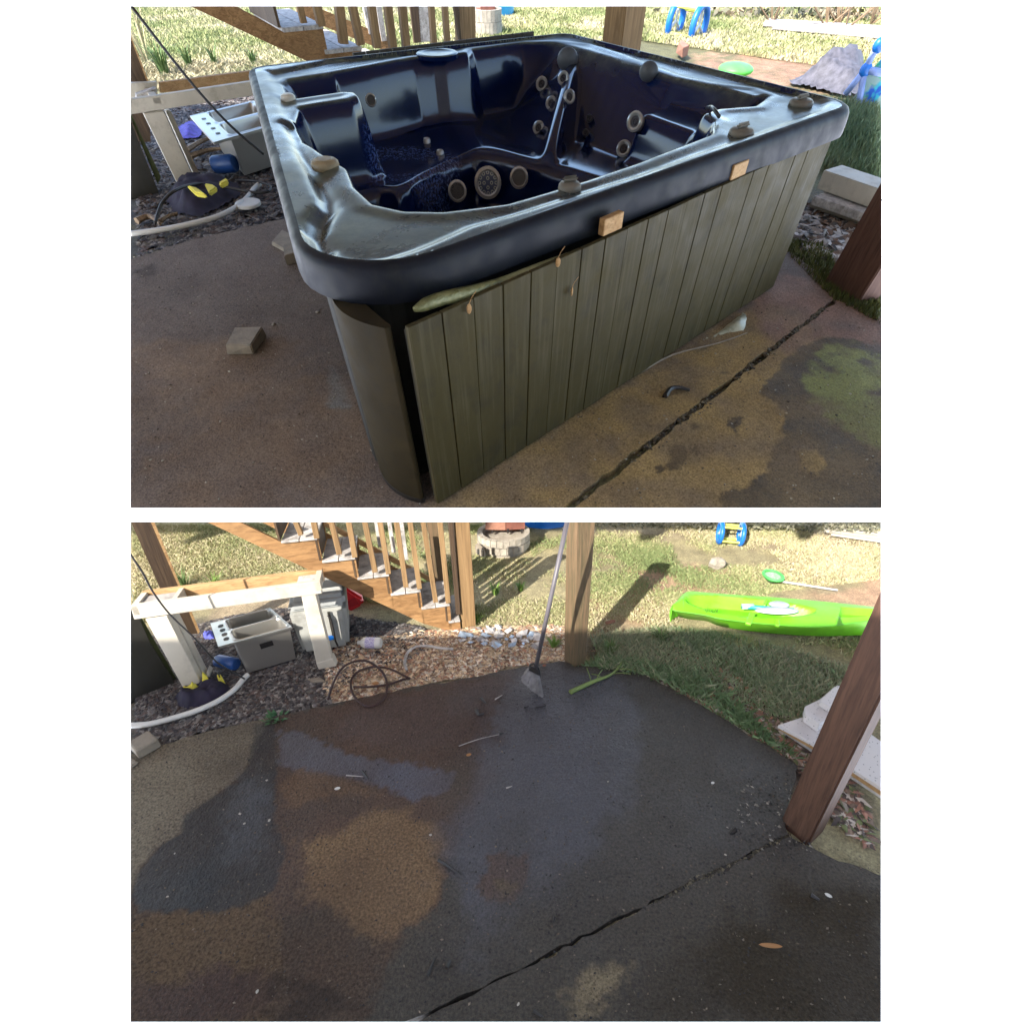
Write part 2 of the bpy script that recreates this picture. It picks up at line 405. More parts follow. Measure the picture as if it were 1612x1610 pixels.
def prism(mb, site, pts, p0, n, dv):
    """outline given in sight lines on the plane (p0, n), pushed back by dv"""
    B = [site.on(u, v, p0, n) for u, v in pts]; return mb.hexa(B, [b+np.asarray(dv) for b in B])
def scatter_blades(site, name, px, num, hgt, wid, cols, label, seed=0, dens=None, bend=.5, z0=-.02, cat='grass', parent=None, edge=6, clump=0):
    P = np.array([site.at(*p)[:2] for p in px]); r = np.random.default_rng(seed)
    lo, hi = P.min(0), P.max(0); X = np.zeros((0, 2)); k = 0
    # even cover in the picture sense: nearer ground gets more blades, like a lawn seen close
    while len(X) < num and k < 60:
        k += 1; Q = r.uniform(lo, hi, (num*2, 2))
        d, _ = sdf(P, Q); m = d < 0
        m &= r.random(len(Q)) < (fbm(Q, 2.2/site.e[2]*1.7, seed+3)*1.9-.35 if dens is None else dens(Q))
        m &= site.inside(np.c_[Q, np.zeros(len(Q))], 0.004); X = np.r_[X, Q[m]]
    X = X[:num]; num = len(X)
    if num == 0: return None
    if clump: X = X+r.normal(0, .0001, X.shape)
    hs = hgt*(.45+.9*r.random(num))*(.6+.8*fbm(X, 1.5, seed+9)); a = r.random(num)*6.283; w = wid*(.6+.8*r.random(num))
    dx = np.c_[np.cos(a), np.sin(a), np.zeros(num)]; ln = r.random(num)*6.283; lean = np.c_[np.cos(ln), np.sin(ln), np.zeros(num)]*(hs*bend*r.random(num))[:, None]
    B = np.c_[X, np.full(num, z0)]
    V = np.stack([B-dx*w[:, None]/2, B+dx*w[:, None]/2, B+lean*.35+np.c_[0*hs, 0*hs, hs*.6]+dx*w[:, None]*.35, B+lean+np.c_[0*hs, 0*hs, hs]], 1)
    ok = site.inside(V[:, 3], .002) & site.inside(V[:, 2], .002); V = V[ok]; num = len(V)
    t = (fbm(X, 1.3, seed+21)[ok]*1.6-.3+r.normal(0, .22, num)).clip(0, .999)*(len(cols)-1); i = t.astype(int); f = (t-i)[:, None]
    cc = np.array(cols); C = cc[i]*(1-f)+cc[np.minimum(i+1, len(cc)-1)]*f; C = C*(.75+.5*r.random((num, 1)))
    mb = MB(); q = np.arange(num)*4
    mb.v.append(V.reshape(-1, 3)); mb.n = num*4
    mb.f = [(a_, a_+1, a_+2) for a_ in q.tolist()]+[(a_, a_+2, a_+3) for a_ in q.tolist()]
    return mb.out(name, M_blade, site, parent, clip=False, col=np.repeat(C, 4, 0), label=label, cat=cat, kind='stuff')
def scatter_chips(site, name, px, num, size, cols, label, seed=0, flat=.5, long=1.6, z0=-.012, cat='gravel', dens=None, mat=None, parent=None):
    P = np.array([site.at(*p)[:2] for p in px]); r = np.random.default_rng(seed); lo, hi = P.min(0), P.max(0); X = np.zeros((0, 2)); k = 0
    while len(X) < num and k < 60:
        k += 1; Q = r.uniform(lo, hi, (num*2, 2)); d, _ = sdf(P, Q); m = (d+(.08*site.e[2]*(fbm(Q, 4, seed)-.5)) < 0) & site.inside(np.c_[Q, np.zeros(len(Q))], size*long*.9)
        if dens is not None: m &= r.random(len(Q)) < dens(Q)
        X = np.r_[X, Q[m]]
    X = X[:num]; num = len(X)
    O = np.array([[1,0,0],[-1,0,0],[0,1,0],[0,-1,0],[0,0,1],[0,0,-1]], float)*np.array([long, 1, flat])
    sc = size*(.4+.9*r.random(num)**1.6); V = O[None]*(.7+.6*r.random((num, 6, 1)))*sc[:, None, None]
    a = r.random(num)*6.283; ti = r.normal(0, .4, num); c, s_ = np.cos(a), np.sin(a); ct, st = np.cos(ti), np.sin(ti)
    x, y, z = V[..., 0], V[..., 1], V[..., 2]; y2 = y*ct[:, None]-z*st[:, None]; z2 = y*st[:, None]+z*ct[:, None]
    V = np.stack([x*c[:, None]-y2*s_[:, None], x*s_[:, None]+y2*c[:, None], z2], -1)+np.c_[X, z0+sc*flat*.5*r.random(num)][:, None]
    t = r.integers(0, len(cols), num); C = np.array(cols)[t]*(.6+.8*r.random((num, 1)))
    F = np.array([(0,2,4),(2,1,4),(1,3,4),(3,0,4),(2,0,5),(1,2,5),(3,1,5),(0,3,5)])
    mb = MB(); mb.v.append(V.reshape(-1, 3)); mb.n = num*6
    mb.f = (F[None]+(np.arange(num)*6)[:, None, None]).reshape(-1, 3).tolist()
    return mb.out(name, mat or M_chip, site, parent, clip=False, col=np.repeat(C, 6, 0), label=label, cat=cat, kind='stuff')
# ================================================================== builders shared by both sites
def post(site, name, base, w, d, face_u, face_v, mat, label, cat='post', group=None, zt=2.3, lean=None, zb=-.05):
    """squared timber post: base corner point, face directions"""
    o = thing(site, name, base, label, cat, group)
    b = np.asarray(base, float); u = np.asarray(face_u, float)*w; v = np.asarray(face_v, float)*d
    L = A3(0, 0, 0) if lean is None else lean
    q = [b, b+u, b+u+v, b+v]; mb = MB()
    mb.hexa([p+A3(0, 0, zb)+L*zb for p in q], [p+A3(0, 0, zt)+L*zt for p in q])
    mb.out('timber', mat, site, o, bevel=.004*site.e[2], smooth=30)
    return o
def lean_to(site, p, u, v):
    t = site.face(u, v, p); return (t-p)/(t[2]-p[2])*A3(1, 1, 0)
def plane_n(a, b):
    d = unit((b-a)*A3(1, 1, 0)); return A3(d[1], -d[0], 0)
def pxm(site, p): return np.linalg.norm((p-site.e))/800*.9
def staircase(site, G0, G1, low, treads, wpx, balu, newels, label, extra=None):
    n = plane_n(G0, G1)
    if n@(site.e-G0) < 0: n = -n
    inw = -n; o = thing(site, 'staircase', G0, label, 'stairs')
    k = pxm(site, G0)
    P = lambda u, v: site.on(u, v, G0, n)
    # how deep a tread runs, from the back edge seen behind it
    a = P(*wpx[0]); best = min((abs(site.uv(a+inw*w)[0][1]-wpx[1][1]), w) for w in np.linspace(.1, 3, 300)); Wd = min(best[1], 1.1)
    th = 4.2*k
    # stringers: lower edge line plus the notches
    def stringer(off):
        mb = MB(); L0, L1 = P(*low[0]), P(*low[1]); zs = unit(L1-L0)
        for i, (fl, fr) in enumerate(treads):
            A, B = P(*fl), P(*fr); A = A-A3(0, 0, 3.2*k); B = B-A3(0, 0, 3.2*k)
            def below(q):
                t = ((q-L0)[0])/(L1-L0)[0]; return L0+(L1-L0)*t
            Al, Bl = below(A), below(B)
            if Al[2] < -.02: Al = Al*A3(1, 1, 0)-A3(0, 0, .02)
            if Bl[2] < -.02: Bl = Bl*A3(1, 1, 0)-A3(0, 0, .02)
            Bt = B.copy(); q = [Al, Bl, Bt, A]
            mb.hexa([x+inw*off for x in q], [x+inw*(off+th) for x in q])
        return mb
    mb = stringer(.004)
    # plain part of the stringer above the first notch
    L0 = P(*low[0]); A = P(*treads[0][0])-A3(0, 0, 3.2*k); t = (A-L0)[0]/(P(*low[1])-L0)[0]; Al = L0+(P(*low[1])-L0)*t
    up = (P(*treads[0][0])-P(*treads[1][0])); back = A+up*3; bl = Al+(L0-P(*low[1]))/np.linalg.norm(L0-P(*low[1]))*np.linalg.norm(up*3)
    mb.hexa([x+inw*.004 for x in (bl, Al, A, back)], [x+inw*(.004+th) for x in (bl, Al, A, back)])
    mb.out('stringer', M_stair, None, o, smooth=30)
    for off in (Wd-th,):
        mb = stringer(off); mb.hexa([x+inw*off for x in (bl, Al, A, back)], [x+inw*(off+th) for x in (bl, Al, A, back)]); mb.out('stringer', M_stair, None, o, smooth=30)
    prev = None
    for i, (fl, fr) in enumerate(treads):
        A, B = P(*fl), P(*fr); A = A*A3(1, 1, 0)+A3(0, 0, (A[2]+B[2])/2); B = B*A3(1, 1, 0)+A3(0, 0, A[2])
        run = B-A; half = run*.49; tk = A3(0, 0, 3.4*k)
        for a in (A, A+run*.51):
            q = [a-inw*.5*th, a+half-inw*.5*th, a+half+inw*(Wd+.3*th), a+inw*(Wd+.3*th)]; mb = MB()
            mb.hexa([x-tk for x in q], q); mb.out('tread', M_tread, None, o, bevel=.0015)
        if i == 0: prev = A+up
        if prev is not None:
            h = (A3(0, 0, prev[2])-A3(0, 0, A[2])); q = [A+inw*th*.2, A+inw*(Wd-th*.2), A+inw*(Wd-th*.2)+h-tk, A+inw*th*.2+h-tk]; mb = MB()
            mb.hexa([x-unit(run)*1.2*k for x in q], [x-unit(run)*4*k for x in q]); mb.out('riser', M_postDk, None, o)
        prev = A
    for (b, t, w) in balu:
        a, c = P(*b)+inw*th*.3, P(*t)+inw*th*.3; c = a+(c-a)*1.3; mb = MB(); mb.bar(a-A3(0, 0, 2*k), c, w*k, w*k, up=n); mb.out('baluster', M_stairV, None, o, bevel=.001)
    # far handrail side: two rails and balusters on the far edge
    if extra:
        F = lambda u, v: site.on(u, v, G0+inw*Wd, n)
        for kind, p, q, w, mt in extra:
            a, c = F(*p), F(*q); mb = MB(); mb.bar(a, c, w*k*1.15, (w if kind == 'baluster' else 3)*k, up=n); mb.out(kind, mt, None, o, bevel=.001)
    for (bl_, br_, tl_, tr_, dp, mt, nm) in newels:
        q = [P(*bl_), P(*br_), P(*tr_), P(*tl_)]; q = [q[0], q[1], q[2]+(q[2]-q[1])*.4, q[3]+(q[3]-q[0])*.4]; f = -n*dp[0]*k
        mb = MB(); mb.hexa([x+f for x in q], [x+f+inw*dp[1]*k for x in q]); mb.out(nm, mt, None, o, bevel=.002, smooth=30)
    return o
def blob_poly(c, r, n=14, jig=.2, seed=0):
    rr = np.random.default_rng(seed); a = np.arange(n)/n*6.283; return np.c_[c[0]+r*np.cos(a)*(1+jig*rr.normal(size=n)), c[1]+r*np.sin(a)*(1+jig*rr.normal(size=n))]
def heap(site, name, px, h, mat, label, cat, seed=0, n=26, fold=9., col=None, **kw):
    """low crumpled heap (cloth, tarp, litter) over an outline"""
    P = np.array([site.at(*p)[:2] for p in px]); lo, hi = P.min(0), P.max(0); m = int(n*max(1, (hi[0]-lo[0])/(hi[1]-lo[1]+1e-6))) if hi[0]-lo[0] > hi[1]-lo[1] else n
    m = min(m, 90); gx, gy = np.meshgrid(np.linspace(lo[0], hi[0], m), np.linspace(lo[1], hi[1], n)); X = np.c_[gx.ravel(), gy.ravel()]; d, q = sdf(P, X)
    s = (hi-lo).max(); z = h*(sm(-d, -.0, s*.18))*(.35+.8*fbm(X, fold/s, seed))+h*.25*np.abs(fbm(X, fold*3/s, seed+3)-.5)-.012
    out = d > s/n*1.1; I = np.arange(m*n).reshape(n, m); q4 = np.stack([I[:-1, :-1].ravel(), I[:-1, 1:].ravel(), I[1:, 1:].ravel(), I[1:, :-1].ravel()], 1); q4 = q4[~out[q4].any(1)]
    if not len(q4): return None
    use = np.unique(q4); ix = -np.ones(len(X), int); ix[use] = np.arange(len(use)); mb = MB(); mb.add(np.c_[X[use], z[use]], [tuple(f) for f in ix[q4].tolist()])
    return mb.out(name, mat, site, None, label=label, cat=cat, smooth=True, **kw)
def cord(site, name, px, r, mat, label, cat, zs=None, n=8, closed=False, group=None, k=8):
    P = [site.at(*p[:2], (p[2] if len(p) > 2 else r)) for p in px]; mb = MB(); mb.tube(spline(P, n, closed), r, k, closed=closed)
    return mb.out(name, mat, site, None, label=label, cat=cat, smooth=True, group=group)
def block(site, name, px, h, mat, label, cat, bevel=.006, jitter=.1, group=None, z=0., seed=0, **kw):
    """loose paver: three base pixels (left, near, right) -> box with chipped corners"""
    if h > 3: h = site.h(*px[0], h)
    a, b, c = [site.at(*p, z) for p in px]; d = a+c-b; r = np.random.default_rng(seed); q = [b, c, d, a]
    top = [x+A3(0, 0, h)+r.normal(0, h*jitter, 3)*A3(1, 1, .4) for x in q]; mb = MB(); mb.hexa(q, top)
    return mb.out(name, mat, site, None, label=label, cat=cat, bevel=bevel, group=group, **kw)
def pebbles(site, name, spots, mat, label, cat, group=None, flat=.5):
    out = []
    for i, (u, v, r) in enumerate(spots):
        p = site.at(u, v); rr = r*pxm(site, p); mb = MB(); mb.ball(p+A3(0, 0, rr*flat*.5), (rr*1.2, rr*.9, rr*flat), 7, 4, rotz(i*1.3))
        V = mb.v[0]; V += np.random.default_rng(i).normal(0, rr*.12, V.shape)
        out.append(mb.out(name, mat, site, None, label=label if isinstance(label, str) else label[i], cat=cat, group=group))
    return out
def twig(site, pts, r, mat, name, label, cat, group=None):
    P = [site.at(u, v, r*.8) for u, v in pts]; mb = MB(); mb.tube(spline(P, 4), np.linspace(r*1.3, r*.6, len(P)*4-3), 5)
    return mb.out(name, mat, site, None, label=label, cat=cat, group=group)
def leaf(site, u, v, ln, wd, ang, mat, label, name='dry_leaf', group=None, cat='leaf'):
    p = site.at(u, v, .004); k = pxm(site, p); a = A3(math.cos(ang), math.sin(ang), 0); b = A3(-a[1], a[0], 0); V = []; n = 8
    for i in range(n+1):
        t = i/n*2-1; w = wd*k*(1-t*t)**.6/2; c = p+a*t*ln*k/2; V += [c-b*w+A3(0, 0, .12*wd*k), c+A3(0, 0, 0), c+b*w+A3(0, 0, .12*wd*k)]
    F = []; 
    for i in range(n): F += [(3*i, 3*i+1, 3*i+4, 3*i+3), (3*i+1, 3*i+2, 3*i+5, 3*i+4)]
    mb = MB(); mb.add(V, F); return mb.out(name, mat, site, None, label=label, cat=cat, group=group)
def tuft(site, name, u, v, n, h, w, col, label, cat='plant', spread=.3, seed=0, mat=None):
    r = np.random.default_rng(seed); p = site.at(u, v, -.02); mb = MB(); o = thing(site, name, p, label, cat)
    for i in range(n):
        a = r.random()*6.283; s_ = r.random()*spread*h; d = A3(math.cos(a), math.sin(a), 0); b = p+d*s_*.4; hh = h*(.5+.6*r.random()); ln = d*hh*(.25+.6*r.random()); sd_ = A3(-d[1], d[0], 0)*w/2
        P0, P1, P2 = b, b+ln*.3+A3(0, 0, hh*.6), b+ln+A3(0, 0, hh*(.75+.2*r.random())); mb.add([P0-sd_, P0+sd_, P1+sd_*.8, P1-sd_*.8, P2], [(0, 1, 2, 3), (3, 2, 4)])
    mb.out('leaves', mat, None, o)['kind'] = 'stuff'
    return o
def sink_unit(site, rim, zr, foot, zb, label, k):
    """double bowl steel sink: rim corners (back-left, back-right, front-right, front-left) as sight points at height zr"""
    R4 = np.array([site.at(*p, zr) for p in rim]); o = thing(site, 'sink', R4.mean(0)*A3(1, 1, 0), label, 'sink')
    n, m_ = 44, 60; s_, t_ = np.meshgrid(np.linspace(0, 1, m_), np.linspace(0, 1, n)); s_, t_ = s_.ravel(), t_.ravel()
    X = ((1-s_)*(1-t_))[:, None]*R4[0]+(s_*(1-t_))[:, None]*R4[1]+(s_*t_)[:, None]*R4[2]+((1-s_)*t_)[:, None]*R4[3]
    def bowl(s0, s1, t0, t1): 
        rr = .05; qx = np.abs(s_-(s0+s1)/2)-((s1-s0)/2-rr); qy = np.abs(t_-(t0+t1)/2)-((t1-t0)/2-rr)
        return np.hypot(np.maximum(qx, 0), np.maximum(qy, 0))+np.minimum(np.maximum(qx, qy), 0)-rr
    d = np.minimum(bowl(.25, .95, .06, .46), bowl(.25, .95, .54, .93)); dep = zr-zb-.01
    z = X[:, 2]-sm(-d, -.005, .045)*dep*.92; z += .004*k*(np.abs(d-.03) < .015)
    I = np.arange(m_*n).reshape(n, m_); F = np.stack([I[:-1, :-1].ravel(), I[1:, :-1].ravel(), I[1:, 1:].ravel(), I[:-1, 1:].ravel()], 1)
    mb = MB(); mb.add(np.c_[X[:, :2], z], [tuple(f) for f in F.tolist()]); mb.out('basin', M_steel, None, o, smooth=50)
    C = lambda s, t: ((1-s)*(1-t))*R4[0]+(s*(1-t))*R4[1]+(s*t)*R4[2]+((1-s)*t)*R4[3]
    mb = MB(); q = [C(.22, .03), C(.22, .97), C(.98, .97), C(.98, .03)]; cc = sum(q)/4
    top = [x-A3(0, 0, .006*k) for x in q]; bot = [cc+(x-cc)*.93-A3(0, 0, zr-zb) for x in q]
    mb.add(top+bot, [(0, 1, 5, 4), (1, 2, 6, 5), (2, 3, 7, 6), (3, 0, 4, 7), (4, 5, 6, 7)]); mb.out('outer_tub', M_steel, None, o, smooth=30)
    for i in range(4):
        c = C(.13, .22+.19*i); mb = MB(); mb.lathe(c+A3(0, 0, .002*k), [(.016*k, 0), (.016*k, .001*k), (.0001, .001*k)], 12); mb.out('tap_hole', M_rubber, None, o)
    e = [R4[i] for i in range(4)]; mb = MB()
    for i in range(4): mb.bar(e[i]-A3(0, 0, .006*k), e[(i+1) % 4]-A3(0, 0, .006*k), .004*k, .014*k)
    mb.out('rim_edge', M_steel, None, o)
    return o, C
def reel_toy(site, A, B, rad, label):
    """two blue rings joined by yellow bars; A, B ring centres"""
    o = thing(site, 'toy_reel', (A+B)/2*A3(1, 1, 0), label, 'toy'); ax = unit(B-A); u = unit(np.cross(ax, A3(0, 0, 1))); w = np.cross(ax, u)
    for c in (A, B):
        P = [c+rad*(math.cos(t)*u+math.sin(t)*w) for t in np.arange(28)/28*6.283]; mb = MB(); mb.tube(P, rad*.23, 8, closed=True); mb.out('ring', M_blue, None, o, smooth=True)
        mb = MB()
        for k in range(3):
            t = k*2.094+.5; mb.tube([c, c+rad*.95*(math.cos(t)*u+math.sin(t)*w)], rad*.09, 6)
        mb.out('spokes', M_hose, None, o, smooth=40)
    for k in range(4):
        t = k*1.571+.6; d = rad*(math.cos(t)*u+math.sin(t)*w); mb = MB(); mb.tube([A+d, B+d], rad*.12, 8); mb.out('bar', M_yel, None, o, smooth=40)
    return o
def fire_ring(site, c, r, h, label, boxpx, blk, n=22):
    o = thing(site, 'fire_ring', c, label, 'fire pit'); 
    mb = MB(); mb.lathe(c, [(r*.92, -.02), (r*.92, h*.6), (r*.02, h*.6)], 30, cap=False); mb.out('core', M_stone, None, o)
    for row in range(2):
        for i in range(n):
            a0, a1 = (i+.5*row)/n*6.283, (i+.5*row+.93)/n*6.283; z0, z1 = row*h/2+.002, (row+1)*h/2-.003; q = [c+A3(rr*math.cos(a), rr*math.sin(a), 0) for rr, a in ((r*.8, a0), (r, a0), (r, a1), (r*.8, a1))]
            mb = MB(); mb.hexa([x+A3(0, 0, z0) for x in q], [x+A3(0, 0, z1) for x in q]); mb.out('stone', M_stone, None, o)
    return o
# ================================================================== the pale floor far below both sites
mb = MB(); mb.box((0, 900, -60), (5000, 3000, .5))
mb.out('floor', M_sheet, S1, clip=False, kind='structure')
# ================================================================== SITE 1: patio with the hot tub
JOG = [(206-60, 425), (206, 408), (300, 378), (445, 345), (650, 298), (935, 236), (1020, 251), (1235, 388), (1296, 438), (1316, 466)]
g1 = lambda L, z=0.: np.array([S1.at(*p, z) for p in L])
gz = lambda X: -.035+.03*(fbm(X, 1.1, 4)-.5)+.012*(fbm(X, 9, 5)-.5)
quad1 = g1([(60, 830), (1540, 830), (1540, 5), (60, 5)])
quad1[:2, 1] -= .3
far = quad1.copy()
mb, top, nv = sheet(S1, far, .07, gz, .05)
LAWN = (.125, .115, .05); DIRT = (.36, .2, .12); STRAW = (.34, .27, .16); MULCH = (.05, .042, .042)
C = paint(S1, top, LAWN, [
    ([(0, 112), (500, 100), (700, 85), (700, 150), (460, 175), (0, 190)], STRAW, .3, .5),
    ([(0, 150), (350, 150), (520, 140), (700, 120), (900, 230), (400, 380), (0, 460)], MULCH, .2, .3),
    ([(1160, 75), (1250, 66), (1388, 66), (1500, 100), (1500, 140), (1180, 130), (1080, 120)], DIRT, .6, 1.),
    ([(960, 10), (1600, 10), (1600, 40), (1200, 40), (1100, 52), (960, 38)], (.2, .16, .1), .4, .6),
    ([(1130, 300), (1388, 290), (1450, 520), (1290, 440), (1140, 330)], (.12, .09, .055), .1, .15),
    ([(700, 10), (930, 10), (930, 60), (700, 40)], STRAW, .8, 1.2)], 2)
C = np.r_[C, np.tile((.09, .06, .04), (nv-len(top), 1))]
mb.out('ground', M_soil1, S1, col=C, kind='structure')
# the two slabs of the patio, a real open joint between them
main = jag(g1(JOG+[(890, 795.5), (868, 812), (60, 830)]), .045, .006)
near = jag(g1([(1322, 471), (1400, 505), (1540, 575), (1540, 830), (889, 830), (903, 800)]), .045, .006, 5)
for nm, P, pal in (('patio_slab', main, 0), ('patio_slab', near, 1)):
    mb, top, nv = sheet(S1, P, .013, lambda X: .004*(fbm(X, 2, 8)-.5)+.0025*(fbm(X, 25, 9)-.5), .06)
    gp = (.165, .132, .108, .1); tan = (.36, .255, .11, .03); wetb = (.085, .06, .03, .38)  # tan: warm bounce from the sunlit lawn, painted into the slab colour
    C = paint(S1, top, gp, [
        ([(206, 560), (420, 520), (640, 640), (600, 800), (206, 830)], (.2, .142, .095, .1), .25, .3),
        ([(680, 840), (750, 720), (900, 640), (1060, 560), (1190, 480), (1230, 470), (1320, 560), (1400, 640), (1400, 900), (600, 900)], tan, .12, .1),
        ([(1180, 470), (1235, 430), (1300, 450), (1388, 500), (1388, 540), (1300, 528), (1240, 560), (1190, 520)], (.27, .17, .125, .15), .05, .05),
        ([(1262, 545), (1300, 533), (1345, 540), (1388, 560), (1500, 600), (1500, 900), (1120, 830), (1150, 775), (1200, 745), (1232, 690), (1236, 650), (1200, 625), (1194, 610), (1228, 585), (1240, 560)], wetb, .012, .05),
        ([(1262, 712), (1285, 708), (1296, 735), (1288, 748), (1262, 735)], tan, .01, .03),
        ([(1308, 555), (1340, 560), (1388, 590), (1420, 690), (1380, 690), (1290, 645), (1275, 615)], (.24, .25, .07, .3), .06, .16),  # greenish reflection on the wet concrete, painted as colour
        ([(1050, 703), (1075, 700), (1082, 715), (1070, 738), (1042, 740), (1055, 725)], wetb, .01, .02),
        ([(1140, 668), (1160, 652), (1176, 655), (1166, 672), (1160, 690), (1152, 675)], wetb, .01, .02),
        ([(1032, 735), (1044, 730), (1046, 742), (1034, 744)], wetb, .004, .01), ([(1086, 706), (1096, 704), (1104, 714), (1100, 718)], wetb, .004, .01),
        ([(1086, 668), (1102, 668), (1100, 674), (1090, 675)], wetb, .004, .01), ([(1132, 585), (1150, 583), (1146, 590), (1134, 590)], wetb, .004, .01),
        ([(1060, 612), (1085, 610), (1080, 618), (1055, 622)], wetb, .004, .006),
        ([(210, 425), (245, 415), (250, 432), (215, 440)], (.07, .055, .045, .1), .02, .05),
        ([(515, 575), (535, 580), (548, 640), (520, 640)], (.2, .19, .17, .1), .03, .04),
        ], 6)
    C = np.r_[C, np.tile((.06, .05, .04, 0), (nv-len(top), 1))]
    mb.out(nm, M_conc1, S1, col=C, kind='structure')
# ---------------------------------------------------------------- hot tub
NL, NR = S1.at(501, 538, .83)[:2], S1.at(1343, 208, .83)[:2]
FL, FR = S1.at(386, 105, .95)[:2], S1.at(893, 50, .95)[:2]
Q4 = np.array([NL, NR, FR, FL])
def bil(ab):
    a, b = ab[..., 0:1], ab[..., 1:2]; return (1-a)*(1-b)*NL+a*(1-b)*NR+(1-a)*b*FL+a*b*FR
def inv(P):
    P = np.atleast_2d(P)[:, :2]; ab = np.full((len(P), 2), .5)
    for _ in range(25):
        q = bil(ab)-P; a, b = ab[:, :1], ab[:, 1:]; da = (1-b)*(NR-NL)+b*(FR-FL); db = (1-a)*(FL-NL)+a*(FR-NR)
        det = da[:, 0]*db[:, 1]-da[:, 1]*db[:, 0]
        ab = ab-np.stack([(q[:, 0]*db[:, 1]-q[:, 1]*db[:, 0])/det, (da[:, 0]*q[:, 1]-da[:, 1]*q[:, 0])/det], 1)
    return ab
def round_poly(P, rad, k=10):
    out = []; n = len(P)
    for i in range(n):
        p, a, b = P[i], P[i-1], P[(i+1) % n]; u, w = unit(a-p), unit(b-p); r = rad[i]
        half = math.acos(np.clip(u@w, -1, 1))/2; t = r/math.tan(half); c = p+unit(u+w)*r/math.sin(half)
        p1, p2 = p+u*t-c, p+w*t-c; a1 = math.atan2(p1[1], p1[0]); a2 = math.atan2(p2[1], p2[0]); da = (a2-a1+math.pi) % (2*math.pi)-math.pi
        for j in range(k+1): out.append(c+r*A3(math.cos(a1+da*j/k), math.sin(a1+da*j/k)))
    return np.array(out)
RIM = round_poly(Q4, (.34, .2, .14, .14))
def dens_poly(P, step):
    out = []
    for i in range(len(P)):
        a, b = P[i], P[(i+1) % len(P)]; n = max(1, int(np.linalg.norm(b-a)/step))
        out += [a+(b-a)*k/n for k in range(n)]
    return np.array(out)
abp = lambda L: bil(np.array(L, float))
BASIN = abp([(.19, .885), (.3, .905), (.44, .935), (.50, .93), (.53, .918), (.60, .918), (.635, .95), (.81, .962), (.90, .925), (.945, .84), (.93, .7), (.91, .6), (.885, .42),
    (.90, .33), (.94, .24), (.93, .18), (.86, .155), (.79, .19), (.745, .185), (.73, .14), (.68, .095), (.58, .085), (.5, .078), (.4, .075), (.34, .078), (.27, .082), (.19, .113), (.147, .145), (.115, .19),
    (.104, .26), (.108, .33), (.082, .42), (.064, .50), (.062, .6), (.083, .665), (.19, .668), (.215, .685), (.215, .715), (.19, .73), (.085, .73), (.07, .76), (.07, .85), (.09, .875)])
BAND = g1([zP(150, 270), zP(200, 420), zP(262, 560), zP(330, 700), zP(410, 850), zP(455, 960), zP(450, 1010), zP(395, 1090), zP(385, 1160), zP(430, 1240), zP(520, 1300), zP(640, 1325), zP(800, 1310), zP(950, 1265), zP(1080, 1210)]
    +[(740, 362), (800, 346), (900, 314), (1000, 283), (1100, 246), (1200, 212), (1290, 178), (1300, 166), (1262, 148), (1150, 126), (1000, 84), (905, 62), (885, 60), (700, 76), (520, 101), (432, 118)], .93)
GROOVE = g1([zP(262, 560), zP(330, 700), zP(415, 850), zP(470, 960), zP(478, 1010), zP(425, 1090), zP(405, 1160), zP(445, 1245)], .93)
SEATF = abp([(-.1, .60), (.12, .60), (.2, .60), (.24, .565), (.28, .575), (.33, .61), (.38, .635), (.43, .645), (.47, .64), (.52, .58), (.57, .51), (.61, .44), (.64, .35), (.67, .25), (.69, .15), (.7, -.2), (1.3, -.2), (1.3, 1.3), (-.1, 1.3)])
def seg(X, a, b):
    e = b-a; t = ((X-a)@e)/(e@e); tc = np.clip(t, 0, 1); q = a+tc[:, None]*e
    side = (X[:, 0]-a[0])*e[1]-(X[:, 1]-a[1])*e[0]
    return np.linalg.norm(X-q, axis=1), tc, side/np.linalg.norm(e)
CR0, CR1 = abp([(.60, .50), (.945, .875)])
